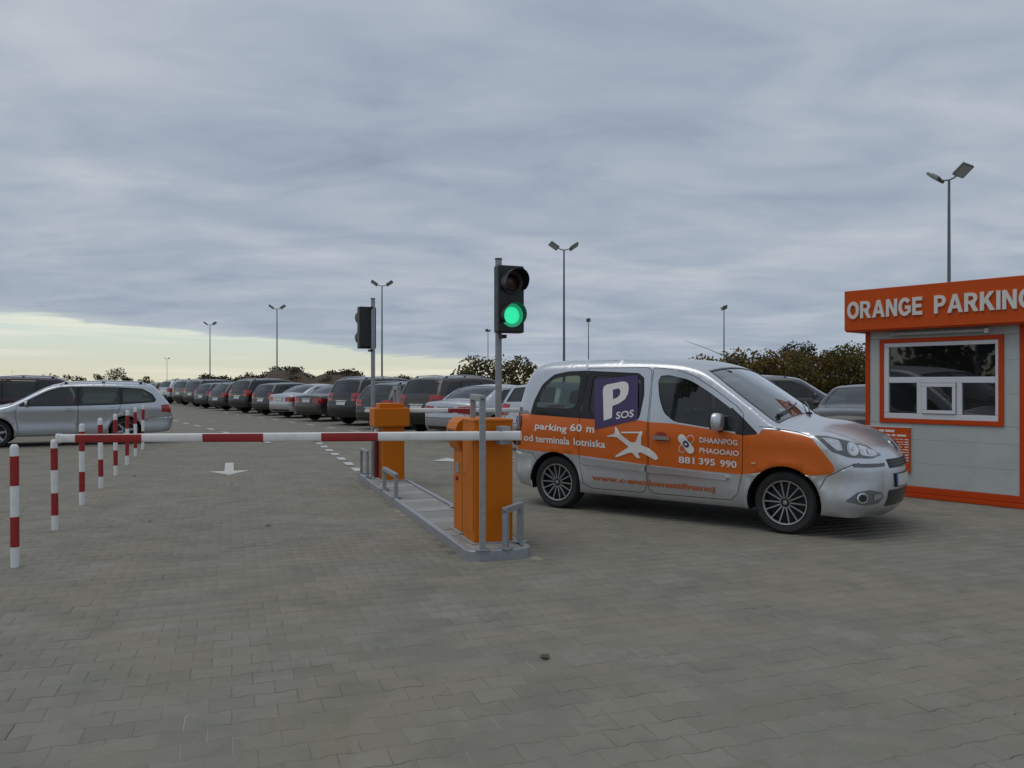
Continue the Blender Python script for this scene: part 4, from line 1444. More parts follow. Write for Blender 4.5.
# the paved lot: a sheet whose laid field of blocks near the camera is real
pav_pts = [Vector((-140, -25, 0)), Vector((40, -25, 0)), Vector((40, 44, 0)), Vector((14, 62, 0)), Vector((-8, 92, 0)), Vector((-60, 118, 0)), Vector((-140, 118, 0))]
pav = MB().add([(p.x, p.y, -.006) for p in pav_pts], [list(range(len(pav_pts)))], M['bed']).obj('pavement')
tag(pav, kind='structure')
for i, p in enumerate(pav_pts[1:6]):
    q = pav_pts[i + 2] if i + 2 < len(pav_pts) else pav_pts[0]
    L_ = (q - p).length
    tag(MB().box((0, 0, 0.03), (L_, .12, .20), M['concrete'], bev=.012).obj('kerb', loc=((p + q) / 2), rz=math.atan2((q - p).y, (q - p).x)), kind='structure')

# double-T interlocking block, 200 x 165 mm
half = [(-.1, .0825), (-.066, .0825), (-.038, .070), (.038, .070), (.066, .0825), (.1, .0825)]
block = half + [(-x, -y) for x, y in half]
block = [(x, y) for x, y in block][::-1]
in1, in2 = np.array(offset_poly(block, -.0012)), np.array(offset_poly(block, -.0036))
nb = len(block)
stone_v = np.vstack([np.column_stack([in1, np.full(nb, -.03)]), np.column_stack([in1, np.full(nb, -.0018)]), np.column_stack([in2, np.zeros(nb)])])
area = 0.5 * np.sum(in1[:, 0] * np.roll(in1[:, 1], -1) - np.roll(in1[:, 0], -1) * in1[:, 1])
stone_f = []
for k in range(nb):
    a, b_ = k, (k + 1) % nb
    stone_f += [[a, b_, nb + b_, nb + a], [nb + a, nb + b_, 2 * nb + b_, 2 * nb + a]]
stone_f.append(list(range(2 * nb, 3 * nb)))
if area < 0:
    stone_f = [f[::-1] for f in stone_f]
smesh = bpy.data.meshes.new('paving_stone')
smesh.from_pydata(stone_v.tolist(), [], stone_f)
smesh.materials.append(M['stone_a'])

ISL_O = Vector((-.36, 6.68, 0))
ISL_W, ISL_L, ISL_H = .58, 6.3, .09
cells = []
for j in range(-40, 140):
    for i in range(-110, 150):
        a = (i + (.5 if j % 2 else 0)) * .2
        bb = j * .1525
        p = E1 * a + E2 * bb
        if 2.3 < p.y < 14.5 and abs(p.x) < .66 * p.y + .9:
            q = p - ISL_O
            if -.05 < q.dot(E1) < ISL_W + .05 and -.05 < q.dot(E2) < ISL_L + .05:
                continue
            cells.append((p.x, p.y))
cells = np.array(cells)
vis = (np.abs(cells[:, 0]) < .635 * cells[:, 1]) & (cells[:, 1] > 3.1)
order = np.argsort(np.where(vis, cells[:, 1] ** 2 + .3 * cells[:, 0] ** 2, 1e6))
near, rest = order[:300], order[300:]
sag = lambda n: rng.normal(0, .0012, n)
for k in near:
    o = bpy.data.objects.new('paving_stone', smesh)
    COL.objects.link(o)
    o.parent = pav
    o.location = (cells[k, 0], cells[k, 1], float(rng.normal(0, .0004)))
    o.rotation_euler = (float(rng.normal(0, .004)), float(rng.normal(0, .004)), ROWA + float(rng.normal(0, .006)))
n = len(rest)
ca, sa = np.cos(ROWA + rng.normal(0, .006, n)), np.sin(ROWA + rng.normal(0, .006, n))
lx, ly, lz = stone_v[:, 0][None], stone_v[:, 1][None], stone_v[:, 2][None]
tx, ty = rng.normal(0, .004, n)[:, None], rng.normal(0, .004, n)[:, None]
vv = np.stack([cells[rest, 0][:, None] + lx * ca[:, None] - ly * sa[:, None], cells[rest, 1][:, None] + lx * sa[:, None] + ly * ca[:, None], lz + lx * tx + ly * ty + rng.normal(0, .0004, n)[:, None]], 2).reshape(-1, 3)
me = bpy.data.meshes.new('paving_stones')
nv = len(stone_v)
lens = np.array([len(f) for f in stone_f])
flat = np.concatenate([np.array(f) for f in stone_f])
loops = (flat[None] + (np.arange(n) * nv)[:, None]).ravel()
tot = np.tile(lens, n)
me.vertices.add(len(vv))
me.vertices.foreach_set('co', vv.ravel())
me.loops.add(len(loops))
me.loops.foreach_set('vertex_index', loops.astype(np.int32))
me.polygons.add(len(tot))
me.polygons.foreach_set('loop_start', np.concatenate([[0], np.cumsum(tot)[:-1]]).astype(np.int32))
me.polygons.foreach_set('loop_total', tot.astype(np.int32))
me.update(calc_edges=True)
me.validate()
me.materials.append(M['stone_b'])
far_stones = bpy.data.objects.new('paving_stones', me)
COL.objects.link(far_stones)
far_stones.parent = pav
far_stones['kind'] = 'stuff'
# bedding sand under the laid blocks
bx0 = [(-9.2, 14.4), (-1.2, 2.2), (1.2, 2.2), (9.2, 14.4)]
MB().add([(x * 1.06, y, -.0020) for x, y in bx0], [[0, 1, 2, 3]], M['sand']).obj('sand_bed', pav)

# ------------------------------------------------------------------ painted markings
def marking(name, pts, h=.004):
    o = MB().add([(p.x, p.y, h) for p in pts], [list(range(len(pts)))], M['road_white']).obj(name, pav)
    return o


def arrow(c, d, L=1.9, hw=.33, hl=.62, sw=.085):
    s = Vector((-d.y, d.x, 0))
    tip = c
    b = tip - d * hl
    e = tip - d * L
    return [tip, b + s * hw, b + s * sw, e + s * sw, e - s * sw, b - s * sw, b - s * hw]


marking('arrow_marking', arrow(gp(229, 475), -E2, 2.1, .33, .62, .075))
marking('arrow_marking', arrow(gp(432, 461), (-E1 * .9 + E2 * -.1).normalized(), 1.7, .48, .5, .16))


def dash(u, v, L, w, d):
    p = gp(u, v)
    s = Vector((-d.y, d.x, 0))
    marking('dash_marking', [p - d * L / 2 - s * w / 2, p + d * L / 2 - s * w / 2, p + d * L / 2 + s * w / 2, p - d * L / 2 + s * w / 2])


for k in range(11):
    p = gp(357, 469.5) + E2 * (k * 1.05)
    s = E1 * .075
    L_ = E2 * .27
    marking('dash_marking', [p - L_ - s, p - L_ + s, p + L_ + s, p + L_ - s])
cd = Vector((-.53, .85, 0)).normalized()
for row_o, cnt in ((Vector((-6.3, 20.4, 0)), 10), (Vector((-4.9, 24.9, 0)), 9)):
    for k in range(cnt):
        p = row_o + cd * (k * 2.2)
        s = Vector((cd.y, -cd.x, 0)) * .07
        marking('dash_marking', [p - cd * .45 - s, p - cd * .45 + s, p + cd * .45 + s, p + cd * .45 - s])


# ================================================================== traffic island
isl = thing('traffic_island', 'low traffic island with a galvanised steel rim and concrete slabs', 'traffic island', ISL_O, ROWA)


def rrect(x0, y0, x1, y1, r, n=6):
    out = []
    for cx, cy, a0 in ((x1 - r, y0 + r, -90), (x1 - r, y1 - r, 0), (x0 + r, y1 - r, 90), (x0 + r, y0 + r, 180)):
        for k in range(n + 1):
            a = R(a0 + 90 * k / n)
            out.append((cx + r * math.cos(a), cy + r * math.sin(a)))
    return out


outer, inner = rrect(0, 0, ISL_W, ISL_L, .12), rrect(.055, .055, ISL_W - .055, ISL_L - .055, .075)
nr = len(outer)
vs, fs = [], []
for lp, z in ((outer, -.005), (outer, ISL_H - .008), (offset_poly(outer, -.008), ISL_H), (offset_poly(inner, .008), ISL_H), (inner, ISL_H - .008), (inner, .01)):
    vs += [(x, y, z) for x, y in lp]
for k in range(5):
    for i in range(nr):
        fs.append([k * nr + i, k * nr + (i + 1) % nr, (k + 1) * nr + (i + 1) % nr, (k + 1) * nr + i])
MB().add(vs, fs, M['galv']).obj('rim', isl, True)
MB().prism(inner, .0, .055, M['concrete_dark']).obj('infill', isl)
y = .10
k = 0
while y < ISL_L - .35:
    L_ = .42 if k % 2 else .30
    if k % 2 == 0 or True:
        MB().box((ISL_W / 2, y + L_ / 2, .06), (ISL_W - .135, L_ - .012, .03 + (.006 if k % 3 == 0 else 0)), M['concrete'] if k % 2 == 0 else M['concrete_dark'], bev=.004).obj('slab', isl)
    y += L_
    k += 1


def isl_p(a, b, z=0.0):
    return ISL_O + E1 * a + E2 * b + Vector((0, 0, z))


def hoop(name, label, a0, b0, a1, b1, h, wd=.055, th=.03, z0=ISL_H - .002, both_legs=True):
    """flat-bar guard hoop standing on the rim"""
    p, q = isl_p(a0, b0, 0), isl_p(a1, b1, 0)
    d = q - p
    L_ = d.length
    o = thing(name, label, 'guard rail', p + Vector((0, 0, z0)), math.atan2(d.y, d.x), 'steel guards on the island')
    for x in (0, L_):
        MB().box((x, 0, (h - .02) / 2), (wd, th, h - .02), M['galv'], bev=.005).box((x, 0, .006), (wd * 1.7, th * 2.6, .012), M['galv'], bev=.003).obj('leg', o)
    MB().box((L_ / 2, 0, h - wd / 2), (L_ + wd, th + .004, wd), M['galv'], bev=.008).obj('top_bar', o)
    return o


hoop('guard_post', 'tall narrow galvanised guard frame in front of the near orange cabinet', .128, .03, .262, .767, 1.31, .055, .05)
hoop('guard_hoop', 'low galvanised hoop on the rounded near end of the island', .335, .03, .55, .26, .355, .055, .045)
hoop('guard_hoop', 'low galvanised hoop on the left edge in the middle of the island', .04, 3.35, .04, 4.15, .30, .055, .045)
hoop('guard_hoop', 'low galvanised hoop at the far left end of the island', .04, 5.55, .04, 6.15, .40, .045, .04)
hoop('guard_hoop', 'low galvanised hoop on the right edge behind the near orange cabinet', .54, 1.75, .54, 2.4, .40, .05, .045)
hoop('guard_post', 'tall narrow galvanised guard frame behind the far orange cabinet', .47, 5.35, .47, 5.65, 1.36, .055, .05)


# ================================================================== barriers
def boom(parent, p0, p1, th, stripes, cap=True):
    """white rounded-section boom from p0 to p1 (parent space) with red film bands"""
    d = (p1 - p0)
    L_ = d.length
    d.normalize()
    s = Vector((-d.y, d.x, 0)).normalized()
    u = d.cross(s) * -1
    if u.z < 0:
        u = -u

    def ring(x, w, h, n=16):
        out = []
        for k in range(n):
            a = 2 * math.pi * k / n
            c, sn = math.cos(a), math.sin(a)
            out.append(p0 + d * x + s * (math.copysign(abs(c) ** .5, c) * w / 2) + u * (math.copysign(abs(sn) ** .5, sn) * h / 2))
        return out

    def sleeve(x0, x1, w, h, m, k0=0, k1=16, closed=True):
        n = 16
        a, b = ring(x0, w, h), ring(x1, w, h)
        fs = [[k, (k + 1) % n, n + (k + 1) % n, n + k] for k in range(n)] if closed else [[k % n, (k + 1) % n, n + (k + 1) % n, n + k % n] for k in range(k0, k1)]
        mb = MB().add(a + b, fs + ([list(range(n))[::-1], list(range(n, 2 * n))] if closed else []), m)
        return mb

    arm = sleeve(0, L_, th * .6, th, M['white_paint']).obj('boom', parent, True)
    for x0, x1 in stripes:
        sleeve(x0, x1, th * .6 + .005, th + .005, M['red_paint'], 6, 18, False).obj('red_band', arm)
    if cap:
        sleeve(L_ - .005, L_ + .03, th * .7, th * 1.18, M['white_paint']).obj('end_cap', arm, True)
    return arm


# near barrier
c0 = isl_p(.145, .33)           # near left corner of its cabinet
bar = thing('barrier_gate', 'near orange barrier cabinet holding the long red and white boom', 'barrier', c0 + Vector((0, 0, ISL_H - .02)), ROWA, 'parking barriers')
cb = MB().box((.18, .19, .555), (.36, .38, 1.07), M['orange_cab'], bev=.012).obj('cabinet', bar)
MB().box((.18, .19, 1.095), (.372, .392, .03), M['orange_cab'], bev=.012).obj('lid', bar)
MB().box((.18, .19, .008), (.41, .43, .03), M['concrete'], bev=.006).obj('base_plate', bar)
MB().box((-.003, .19, .56), (.006, .33, .92), M['orange_cab'], bev=.002).obj('service_door', cb)
MB().tube([(-.004, .30, .62), (-.016, .30, .62)], .012, M['chrome'], 10).obj('lock', cb)
inv = Matrix.Rotation(-ROWA, 4, 'Z') @ Matrix.Translation(-bar.location)
b0 = at(521, 6.93)
b0.z = EYE - 52.6 * 6.93 / 800
b1 = at(60, 8.03)
b1.z = EYE - 55.4 * 8.03 / 800
Lb = (b1 - b0).length


def frac(u):   # distance along the near boom at photo column u
    a = (u - 512) / 800
    t = (b0.x - a * b0.y) / (a * (b1.y - b0.y) - (b1.x - b0.x))
    return t * Lb


arm = boom(bar, inv @ b0, inv @ b1, .082, [(frac(379), frac(322.5)), (frac(264.5), frac(204)), (frac(143), frac(77))])
hp = inv @ (b0 + (b1 - b0) * ((.14) / Lb))
MB().box(hp + Vector((0, .06, 0)), (.10, .11, .16), M['galv'], rz=.1, bev=.01).tube([hp + Vector((0, .02, 0)), hp + Vector((0, .24, 0))], .03, M['galv'], 12).obj('boom_holder', bar)

# ticket machine beside it
tk = thing('ticket_machine', 'slim orange ticket machine with a rounded hood behind the near cabinet', 'ticket machine', isl_p(.135, .82) + Vector((0, 0, ISL_H - .02)), ROWA)
MB().box((.17, .17, .50), (.26, .30, .96), M['orange_cab'], bev=.015).obj('column', tk)
prof = [(.02, 0), (-.025, .10), (-.025, .20), (.0, .26), (.06, .30), (.30, .30), (.30, 0)]
hd = MB()
hv = [(x, yy, z + .80) for yy in (.0, .34) for x, z in prof]
hn = len(prof)
hd.add(hv, [list(range(hn)), list(range(hn, 2 * hn))[::-1]] + [[k, hn + k, hn + (k + 1) % hn, (k + 1) % hn] for k in range(hn)], M['orange_cab'])
hd.obj('hood', tk)
MB().box((-.027, .17, .95), (.008, .2, .07), M['trim_black'], bev=.002).obj('display', tk)
MB().box((.037, .17, .62), (.008, .12, .10), M['galv'], bev=.002).tube([(.034, .17, .52), (.022, .17, .52)], .022, M['red_paint'], 12).obj('ticket_slot', tk)
MB().box((.17, .17, .01), (.32, .36, .03), M['concrete'], bev=.005).obj('base_plate', tk)

# far barrier, boom over the exit lane
c1 = at(393, 11.62) - E1 * .16
fb = thing('barrier_gate', 'far orange barrier cabinet with a wide box head and shorter boom', 'barrier', c1 + Vector((0, 0, ISL_H - .02)), ROWA, 'parking barriers')
cc = MB().box((.17, .17, .40), (.32, .34, .80), M['orange_cab'], bev=.012).obj('cabinet', fb)
MB().box((.035, .165, .40), (.05, .30, .78), M['orange_cab'], bev=.01).obj('service_door', cc)
MB().box((.13, .12, .935), (.52, .42, .27), M['orange_cab'], bev=.018).obj('head_box', fb)
MB().box((.14, .14, 1.10), (.36, .34, .07), M['orange_cab'], bev=.012).obj('lid', fb)
MB().box((.17, .17, .008), (.42, .44, .03), M['concrete'], bev=.006).obj('base_plate', fb)
inv2 = Matrix.Rotation(-ROWA, 4, 'Z') @ Matrix.Translation(-fb.location)
f0 = at(398, 11.85)
f0.z = EYE - 27.4 * 11.85 / 800
f1 = f0 + Vector((3.6, .25, .0))
boom(fb, inv2 @ f0, inv2 @ f1, .066, [(.74, 1.14), (1.86, 2.26), (2.96, 3.36)])
rp = thing('striped_post', 'red post standing close to the left side of the far orange cabinet', 'post', at(377, 11.95) + Vector((0, 0, ISL_H - .03)))
MB().tube([(0, 0, 0), (0, 0, .70)], .04, M['maroon'], 12).obj('post', rp, True)
MB().tube([(0, 0, .70), (0, 0, .75)], .04, M['white_paint'], 12).obj('cap', rp, True)


# ================================================================== signals
def signal(label, base, height, hz, face, lit):
    t = thing('traffic_light', label, 'traffic light', base, 0.0, 'two-lamp signals on the island')
    MB().tube([(0, 0, 0), (0, 0, height)], .032, M['galv'], 14).tube([(0, 0, height), (0, 0, height + .012)], .036, M['black_plastic'], 14).obj('pole', t, True)
    MB().box((0, 0, .008), (.16, .16, .016), M['galv'], bev=.004).obj('base_plate', t)
    mx = Matrix.Rotation(face + R(90), 4, 'Z')         # local -y is the way it faces
    hs = MB().box((.06, -.115, hz), (.27, .12, .64), M['dark_housing'], bev=.018, mx=mx)
    hs.box((.06, -.045, hz), (.235, .05, .58), M['dark_housing'], bev=.01, mx=mx)
    h = hs.obj('housing', t)
    for z, mm, nm in ((hz + .155, 'red_lens', 'red_lens'), (hz - .155, 'green_lit' if lit else 'red_lens', 'green_lens')):
        T = mx @ Matrix.Translation((.06, -.176, z))
        lens = MB().lathe([(.080, -.002), (.074, -.012), (.045, -.022), (.001, -.026)], M[mm], 24, T)
        lens.lathe([(.078, .0), (.112, .0), (.112, -.02), (.082, -.010)], M['green_ring'] if (lit and 'green' in nm) else M['dark_housing'], 28, T)
        lens.obj(nm, h, True)
        vs, fs = [], []
        n = 26
        for ring in (0, 1, 2, 3):
            r = .118 if ring < 2 else .113
            for k in range(n + 1):
                a = R(-38) + R(256) * k / n
                dep = -.19 + .09 * (1 - math.sin(a)) / 2
                if 'green' in nm and lit:
                    dep *= .62
                yy = 0.0 if ring in (0, 3) else dep
                vs.append((r * math.cos(a), yy, r * math.sin(a)))
        for ring in range(3):
            for k in range(n):
                a = ring * (n + 1) + k
                fs.append([a, a + 1, a + n + 2, a + n + 1])
        MB().add(vs, fs, M['dark_housing'], T).obj('visor', h, True)
    for z in (hz + .30, hz - .35):
        MB().box((.02, -.03, z), (.06, .12, .035), M['black_plastic'], bev=.006, mx=mx).obj('bracket', t)
    return t


sp_ = at(498.5, 7.72)
sp_.z = ISL_H - .03
signal('traffic light showing green on a galvanised pole behind the near cabinet', sp_, 2.63, (383 - 300.5) / 800 * 7.72 + EYE - sp_.z, R(-66), True)
sp2 = at(373, 12.2)
sp2.z = ISL_H - .03
signal('dark traffic light seen from its side on the far signal pole', sp2, 2.72, (383 - 327.5) / 800 * 12.2 + EYE - sp2.z, R(120), False)

# ================================================================== bollards
bol = [(15, 567), (55, 530), (82, 505), (101, 488), (115.7, 475.5), (127, 464.5), (135.5, 456), (142.7, 449.2)]
which = ['nearest the camera', 'second from the camera, under the boom tip', 'third from the camera', 'fourth from the camera', 'fifth from the camera', 'third from the far end of its line', 'second from the far end of its line', 'farthest from the camera']
proto = None
for i, (u, vv_) in enumerate(bol):
    p = gp(u, vv_)
    lab = 'red and white striped bollard ' + which[i]
    hgt = 1.0 if i != 1 else .88
    if proto is None:
        proto = thing('bollard', lab, 'bollard', p, 0.0, 'striped bollards')
        MB().tube([(0, 0, -.02), (0, 0, .965), (0, 0, .985), (0, 0, 1.0)], [.032, .032, .029, .018], M['white_paint'], 18).obj('post', proto, True)
        for z0, z1 in ((.165, .41), (.663, .904)):
            MB().tube([(0, 0, z0), (0, 0, z1)], .0335, M['red_paint'], 18).obj('red_band', proto, True)
        o = proto
    else:
        o = copy_tree(proto, p, .7 * i, lab, 'striped bollards')
    if i == 1:
        o.scale = (1, 1, .925)
    tilt = random.uniform(-.012, .012)
    o.rotation_euler = (tilt, random.uniform(-.012, .012), .7 * i)

# ================================================================== kiosk
KC = Vector((4.85, 10.96, 0))
KE = Vector((.64430, -.76478, 0))
KN = Vector((-.76478, -.64430, 0))
kio = thing('kiosk', 'white panelled parking kiosk with orange trim and an ORANGE PARKING sign', 'kiosk', KC, math.atan2(KE.y, KE.x))
KW, KD, KH = 1.985, 2.4, 2.42          # local x along the face, y into the building, z up
win = (.194, 1.697, .972, 2.088)


def kbox(name, x0, x1, y0, y1, z0, z1, m, parent=None, bev=0.0):
    return MB().box(((x0 + x1) / 2, (y0 + y1) / 2, (z0 + z1) / 2), (x1 - x0, y1 - y0, z1 - z0), m, bev=bev).obj(name, parent or kio)


# horizontal sandwich boards, each with its own joint
edges = [.15, .36, .58, .80, .972]
zb = [(.15, .555), (.56, .968)]
for z0, z1 in ((.15, .4535), (.455, .7585), (.760, .970)):
    kbox('wall_panel', .055, KW - .12, 0.0, .06, z0, z1, M['panel'], bev=.002)
for z0, z1 in ((.973, 1.3625), (1.364, 1.7825), (1.784, 2.087)):
    kbox('wall_panel', .055, win[0] + .01, 0.001, .06, z0, z1, M['panel'], bev=.002)
    kbox('wall_panel', win[1] - .01, KW - .12, 0.001, .06, z0, z1, M['panel'], bev=.002)
kbox('wall_panel', .055, KW - .12, 0.001, .06, 2.09, 2.40, M['panel'], bev=.002)
kbox('side_wall', .0, .06, .062, KD, .15, KH, M['panel'])
kbox('side_wall', KW - .06, KW, .062, KD, .15, KH, M['panel'])
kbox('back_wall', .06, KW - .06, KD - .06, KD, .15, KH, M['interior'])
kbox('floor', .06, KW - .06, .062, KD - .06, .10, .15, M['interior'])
kbox('roof', -.02, KW + .02, .0, KD + .02, KH, KH + .10, M['panel'])
kbox('corner_trim', -.004, .055, -.012, .062, .145, 2.40, M['orange_red'], bev=.004)
kbox('corner_trim', KW - .12, KW + .004, -.012, .062, .145, 2.40, M['orange_red'], bev=.004)
kbox('skirting', -.01, KW + .01, -.022, .06, .004, .062, M['orange_red'], bev=.006)
kbox('skirting', -.008, KW + .008, -.012, .06, .066, .147, M['orange_red'], bev=.006)
# window: orange surround, white frame, four panes
ws = thing('x', None, None)
bpy.data.objects.remove(ws)
x0, x1, z0, z1 = win
sur = MB()
t_ = .058
sur.box(((x0 + x1) / 2, -.006, z1 - t_ / 2), (x1 - x0, .03, t_), M['orange_red'], bev=.003)
sur.box(((x0 + x1) / 2, -.006, z0 + t_ / 2), (x1 - x0, .03, t_), M['orange_red'], bev=.003)
sur.box((x0 + t_ / 2, -.006, (z0 + z1) / 2), (t_, .028, z1 - z0 - 2 * t_), M['orange_red'], bev=.003)
sur.box((x1 - t_ / 2, -.006, (z0 + z1) / 2), (t_, .028, z1 - z0 - 2 * t_), M['orange_red'], bev=.003)
window = sur.obj('window', kio)
fr = MB()


def bar_(a0, a1, c0_, c1_, y0=-.014, y1=.05, m=None):
    fr.box(((a0 + a1) / 2, (y0 + y1) / 2, (c0_ + c1_) / 2), (a1 - a0, y1 - y0, c1_ - c0_), M['upvc'], bev=.006)


wx0, wx1, wz0, wz1 = .252, 1.640, 1.030, 2.030
bar_(wx0, wx1, 1.978, wz1)
bar_(wx0, wx1, wz0, 1.100)
bar_(wx0, .314, 1.101, 1.977)
bar_(1.605, wx1, 1.101, 1.977)
bar_(.315, 1.604, 1.502, 1.578, -.012)
bar_(.678, .742, 1.101, 1.501, -.012)
bar_(1.162, 1.226, 1.101, 1.501, -.012)
fr.obj('frame', window)
fr = MB()
bar_(.748, 1.156, 1.450, 1.497, -.030, .0)
bar_(.748, 1.156, 1.105, 1.150, -.030, .0)
bar_(.748, .808, 1.151, 1.449, -.030, .0)
bar_(1.116, 1.156, 1.151, 1.449, -.030, .0)
fr.obj('sliding_sash', window)
for a0, a1, c0_, c1_, yy in ((.314, 1.605, 1.578, 1.978, .02), (.314, .678, 1.10, 1.502, .02), (1.226, 1.605, 1.10, 1.502, .02), (.808, 1.116, 1.15, 1.45, -.015)):
    MB().add([(a0, yy, c0_), (a1, yy, c0_), (a1, yy, c1_), (a0, yy, c1_)], [[0, 1, 2, 3]], M['glass_kiosk']).obj('pane', window)
# sign box and letters
kbox('sign_box', -.205, 2.22, -.20, .45, 2.213, 2.757, M['fascia'], bev=.006)
kbox('sign_soffit', -.19, 2.2, -.185, .44, 2.196, 2.212, M['orange_red'])


def arc_pts(cx, cy, rx, ry, a0, a1, n=14):
    return [(cx + rx * math.cos(R(a0 + (a1 - a0) * k / n)), cy + ry * math.sin(R(a0 + (a1 - a0) * k / n))) for k in range(n + 1)]


# heavy block capitals: width, outline, counter
GLYPH = {
    'E': (.72, [(0, 0), (.72, 0), (.72, .2), (.24, .2), (.24, .41), (.67, .41), (.67, .6), (.24, .6), (.24, .8), (.72, .8), (.72, 1), (0, 1)], None),
    'I': (.25, [(0, 0), (.25, 0), (.25, 1), (0, 1)], None),
    'N': (.86, [(0, 0), (.23, 0), (.23, .62), (.62, 0), (.86, 0), (.86, 1), (.63, 1), (.63, .38), (.24, 1), (0, 1)], None),
    'A': (1.0, [(0, 0), (.25, 0), (.33, .22), (.67, .22), (.75, 0), (1, 0), (.63, 1), (.37, 1)], [(.395, .40), (.605, .40), (.5, .72)]),
    'P': (.78, [(0, 0), (.24, 0), (.24, .37)] + arc_pts(.42, .685, .36, .315, -90, 90) + [(0, 1)], [(.24, .56)] + arc_pts(.40, .69, .15, .13, -90, 90) + [(.24, .82)]),
    'R': (.88, [(0, 0), (.24, 0), (.24, .40), (.33, .40), (.60, 0), (.88, 0), (.67, .33)] + arc_pts(.46, .71, .36, .29, -48, 90) + [(0, 1)], [(.24, .57)] + arc_pts(.44, .695, .14, .125, -90, 90) + [(.24, .82)]),
    'K': (.9, [(0, 0), (.24, 0), (.24, .30), (.34, .42), (.62, 0), (.92, 0), (.50, .60), (.88, 1), (.58, 1), (.24, .60), (.24, 1), (0, 1)], None),
    'O': (.98, arc_pts(.49, .5, .49, .52, 0, 345, 23), arc_pts(.49, .5, .25, .31, 0, 345, 23)),
    'G': (.95, arc_pts(.48, .5, .48, .52, 38, 318, 22) + [(.93, .17), (.93, .56), (.5, .56), (.5, .37), (.70, .37), (.70, .27)] + arc_pts(.48, .5, .24, .31, 316, 38, 18), None)}


def letters(s, a0, a1, zz0, zz1):
    tot = sum(GLYPH[c][0] for c in s) + .11 * (len(s) - 1)
    k = (a1 - a0) / tot
    x = a0
    for c in s:
        w, out, hole = GLYPH[c]
        V, F = cdt(np.zeros((0, 2)), [out] + ([hole] if hole else []))
        cc_ = V[F].mean(1)
        keep = in_poly(cc_, out)
        if hole:
            keep &= ~in_poly(cc_, hole)
        F = F[keep].tolist()
        n_ = len(V)
        front = [(x + p[0] * k, -.222, zz0 + p[1] * (zz1 - zz0)) for p in V]
        back = [(p[0], -.199, p[2]) for p in front]
        ed = {(f[i], f[(i + 1) % 3]) for f in F for i in range(3)}
        fc = list(F) + [[b_, a, a + n_, b_ + n_] for a, b_ in ed if (b_, a) not in ed]
        MB().add(front + back, fc, M['letter']).obj('sign_letter', kio)
        x += (w + .11) * k


letters('ORANGE', -.155, .832, 2.372, 2.600)
letters('PARKING', .978, 2.09, 2.372, 2.600)
# strip lamp under the sign
lp = kbox('strip_lamp', .36, 1.50, -.075, -.015, 2.125, 2.168, M['tube_lamp'], bev=.015)
MB().box((1.525, -.045, 2.14), (.05, .07, .06), M['upvc'], bev=.008).obj('lamp_end', kio)
# price board
pb = MB().box((.30, -.014, .615), (.60, .02, .585), M['fascia'], bev=.004).obj('notice_board', kio)
kbox('notice_rail', .0, .605, -.026, -.004, .909, .921, M['upvc'])
tx = MB()
for a0, w_, z_, hh in ((.19, .07, .86, .03), (.275, .12, .86, .03), (.19, .05, .805, .026), (.25, .09, .805, .026), (.36, .05, .805, .026), (.43, .12, .805, .026)):
    tx.box((a0 + w_ / 2, -.0255, z_), (w_, .002, hh), M['decal_white'])
for z_ in (.755, .72, .69, .655, .62, .585, .55, .515, .48):
    w_ = random.uniform(.22, .34)
    x_ = .20
    while x_ < .20 + w_:
        q_ = random.uniform(.02, .07)
        tx.box((x_ + q_ / 2, -.0255, z_), (q_, .002, random.uniform(.008, .013)), M['decal_white'])
        x_ += q_ + .012
    tx.box((.555, -.0255, z_), (.05, .002, .014), M['decal_white'])
tx.obj('notice_lettering', kio)

desk = thing('desk', 'desk standing inside the kiosk behind its window', 'desk', KC, kio.rotation_euler[2])
MB().box((1.0, .42, .93), (1.7, .5, .04), M['paper'], bev=.005).obj('desk_top', desk)
for xx in (.25, 1.75):
    MB().box((xx, .42, .53), (.05, .45, .76), M['interior'], bev=.004).obj('desk_leg', desk)
MB().box((1.35, .30, 1.00), (.3, .2, .10), M['paper'], bev=.01).box((.45, .35, 1.03), (.2, .2, .16), M['paper'], bev=.01).obj('paper_tray', desk)
ch = thing('office_chair', 'maroon high-backed chair inside the kiosk', 'chair', KC, kio.rotation_euler[2])
MB().box((1.05, 1.05, 1.17), (.46, .12, .62), M['maroon'], bev=.05).obj('backrest', ch, True)
MB().box((1.05, .85, .72), (.48, .48, .12), M['maroon'], bev=.05).obj('seat', ch, True)
MB().tube([(1.05, .85, .66), (1.05, .85, .19)], .03, M['chrome'], 10).box((1.05, .85, .175), (.5, .5, .045), M['black_plastic'], bev=.02).obj('pedestal', ch)
sh = thing('shelf_unit', 'pale shelf unit against the kiosk back wall', 'shelf', KC, kio.rotation_euler[2])
for z in (1.2, 1.55, 1.9):
    MB().box((.62, 2.2, z), (.7, .25, .025), M['paper']).obj('shelf_board', sh)
for xx in (.26, .98):
    MB().box((xx, 2.2, 1.08), (.025, .25, 1.86), M['paper']).obj('side_board', sh)


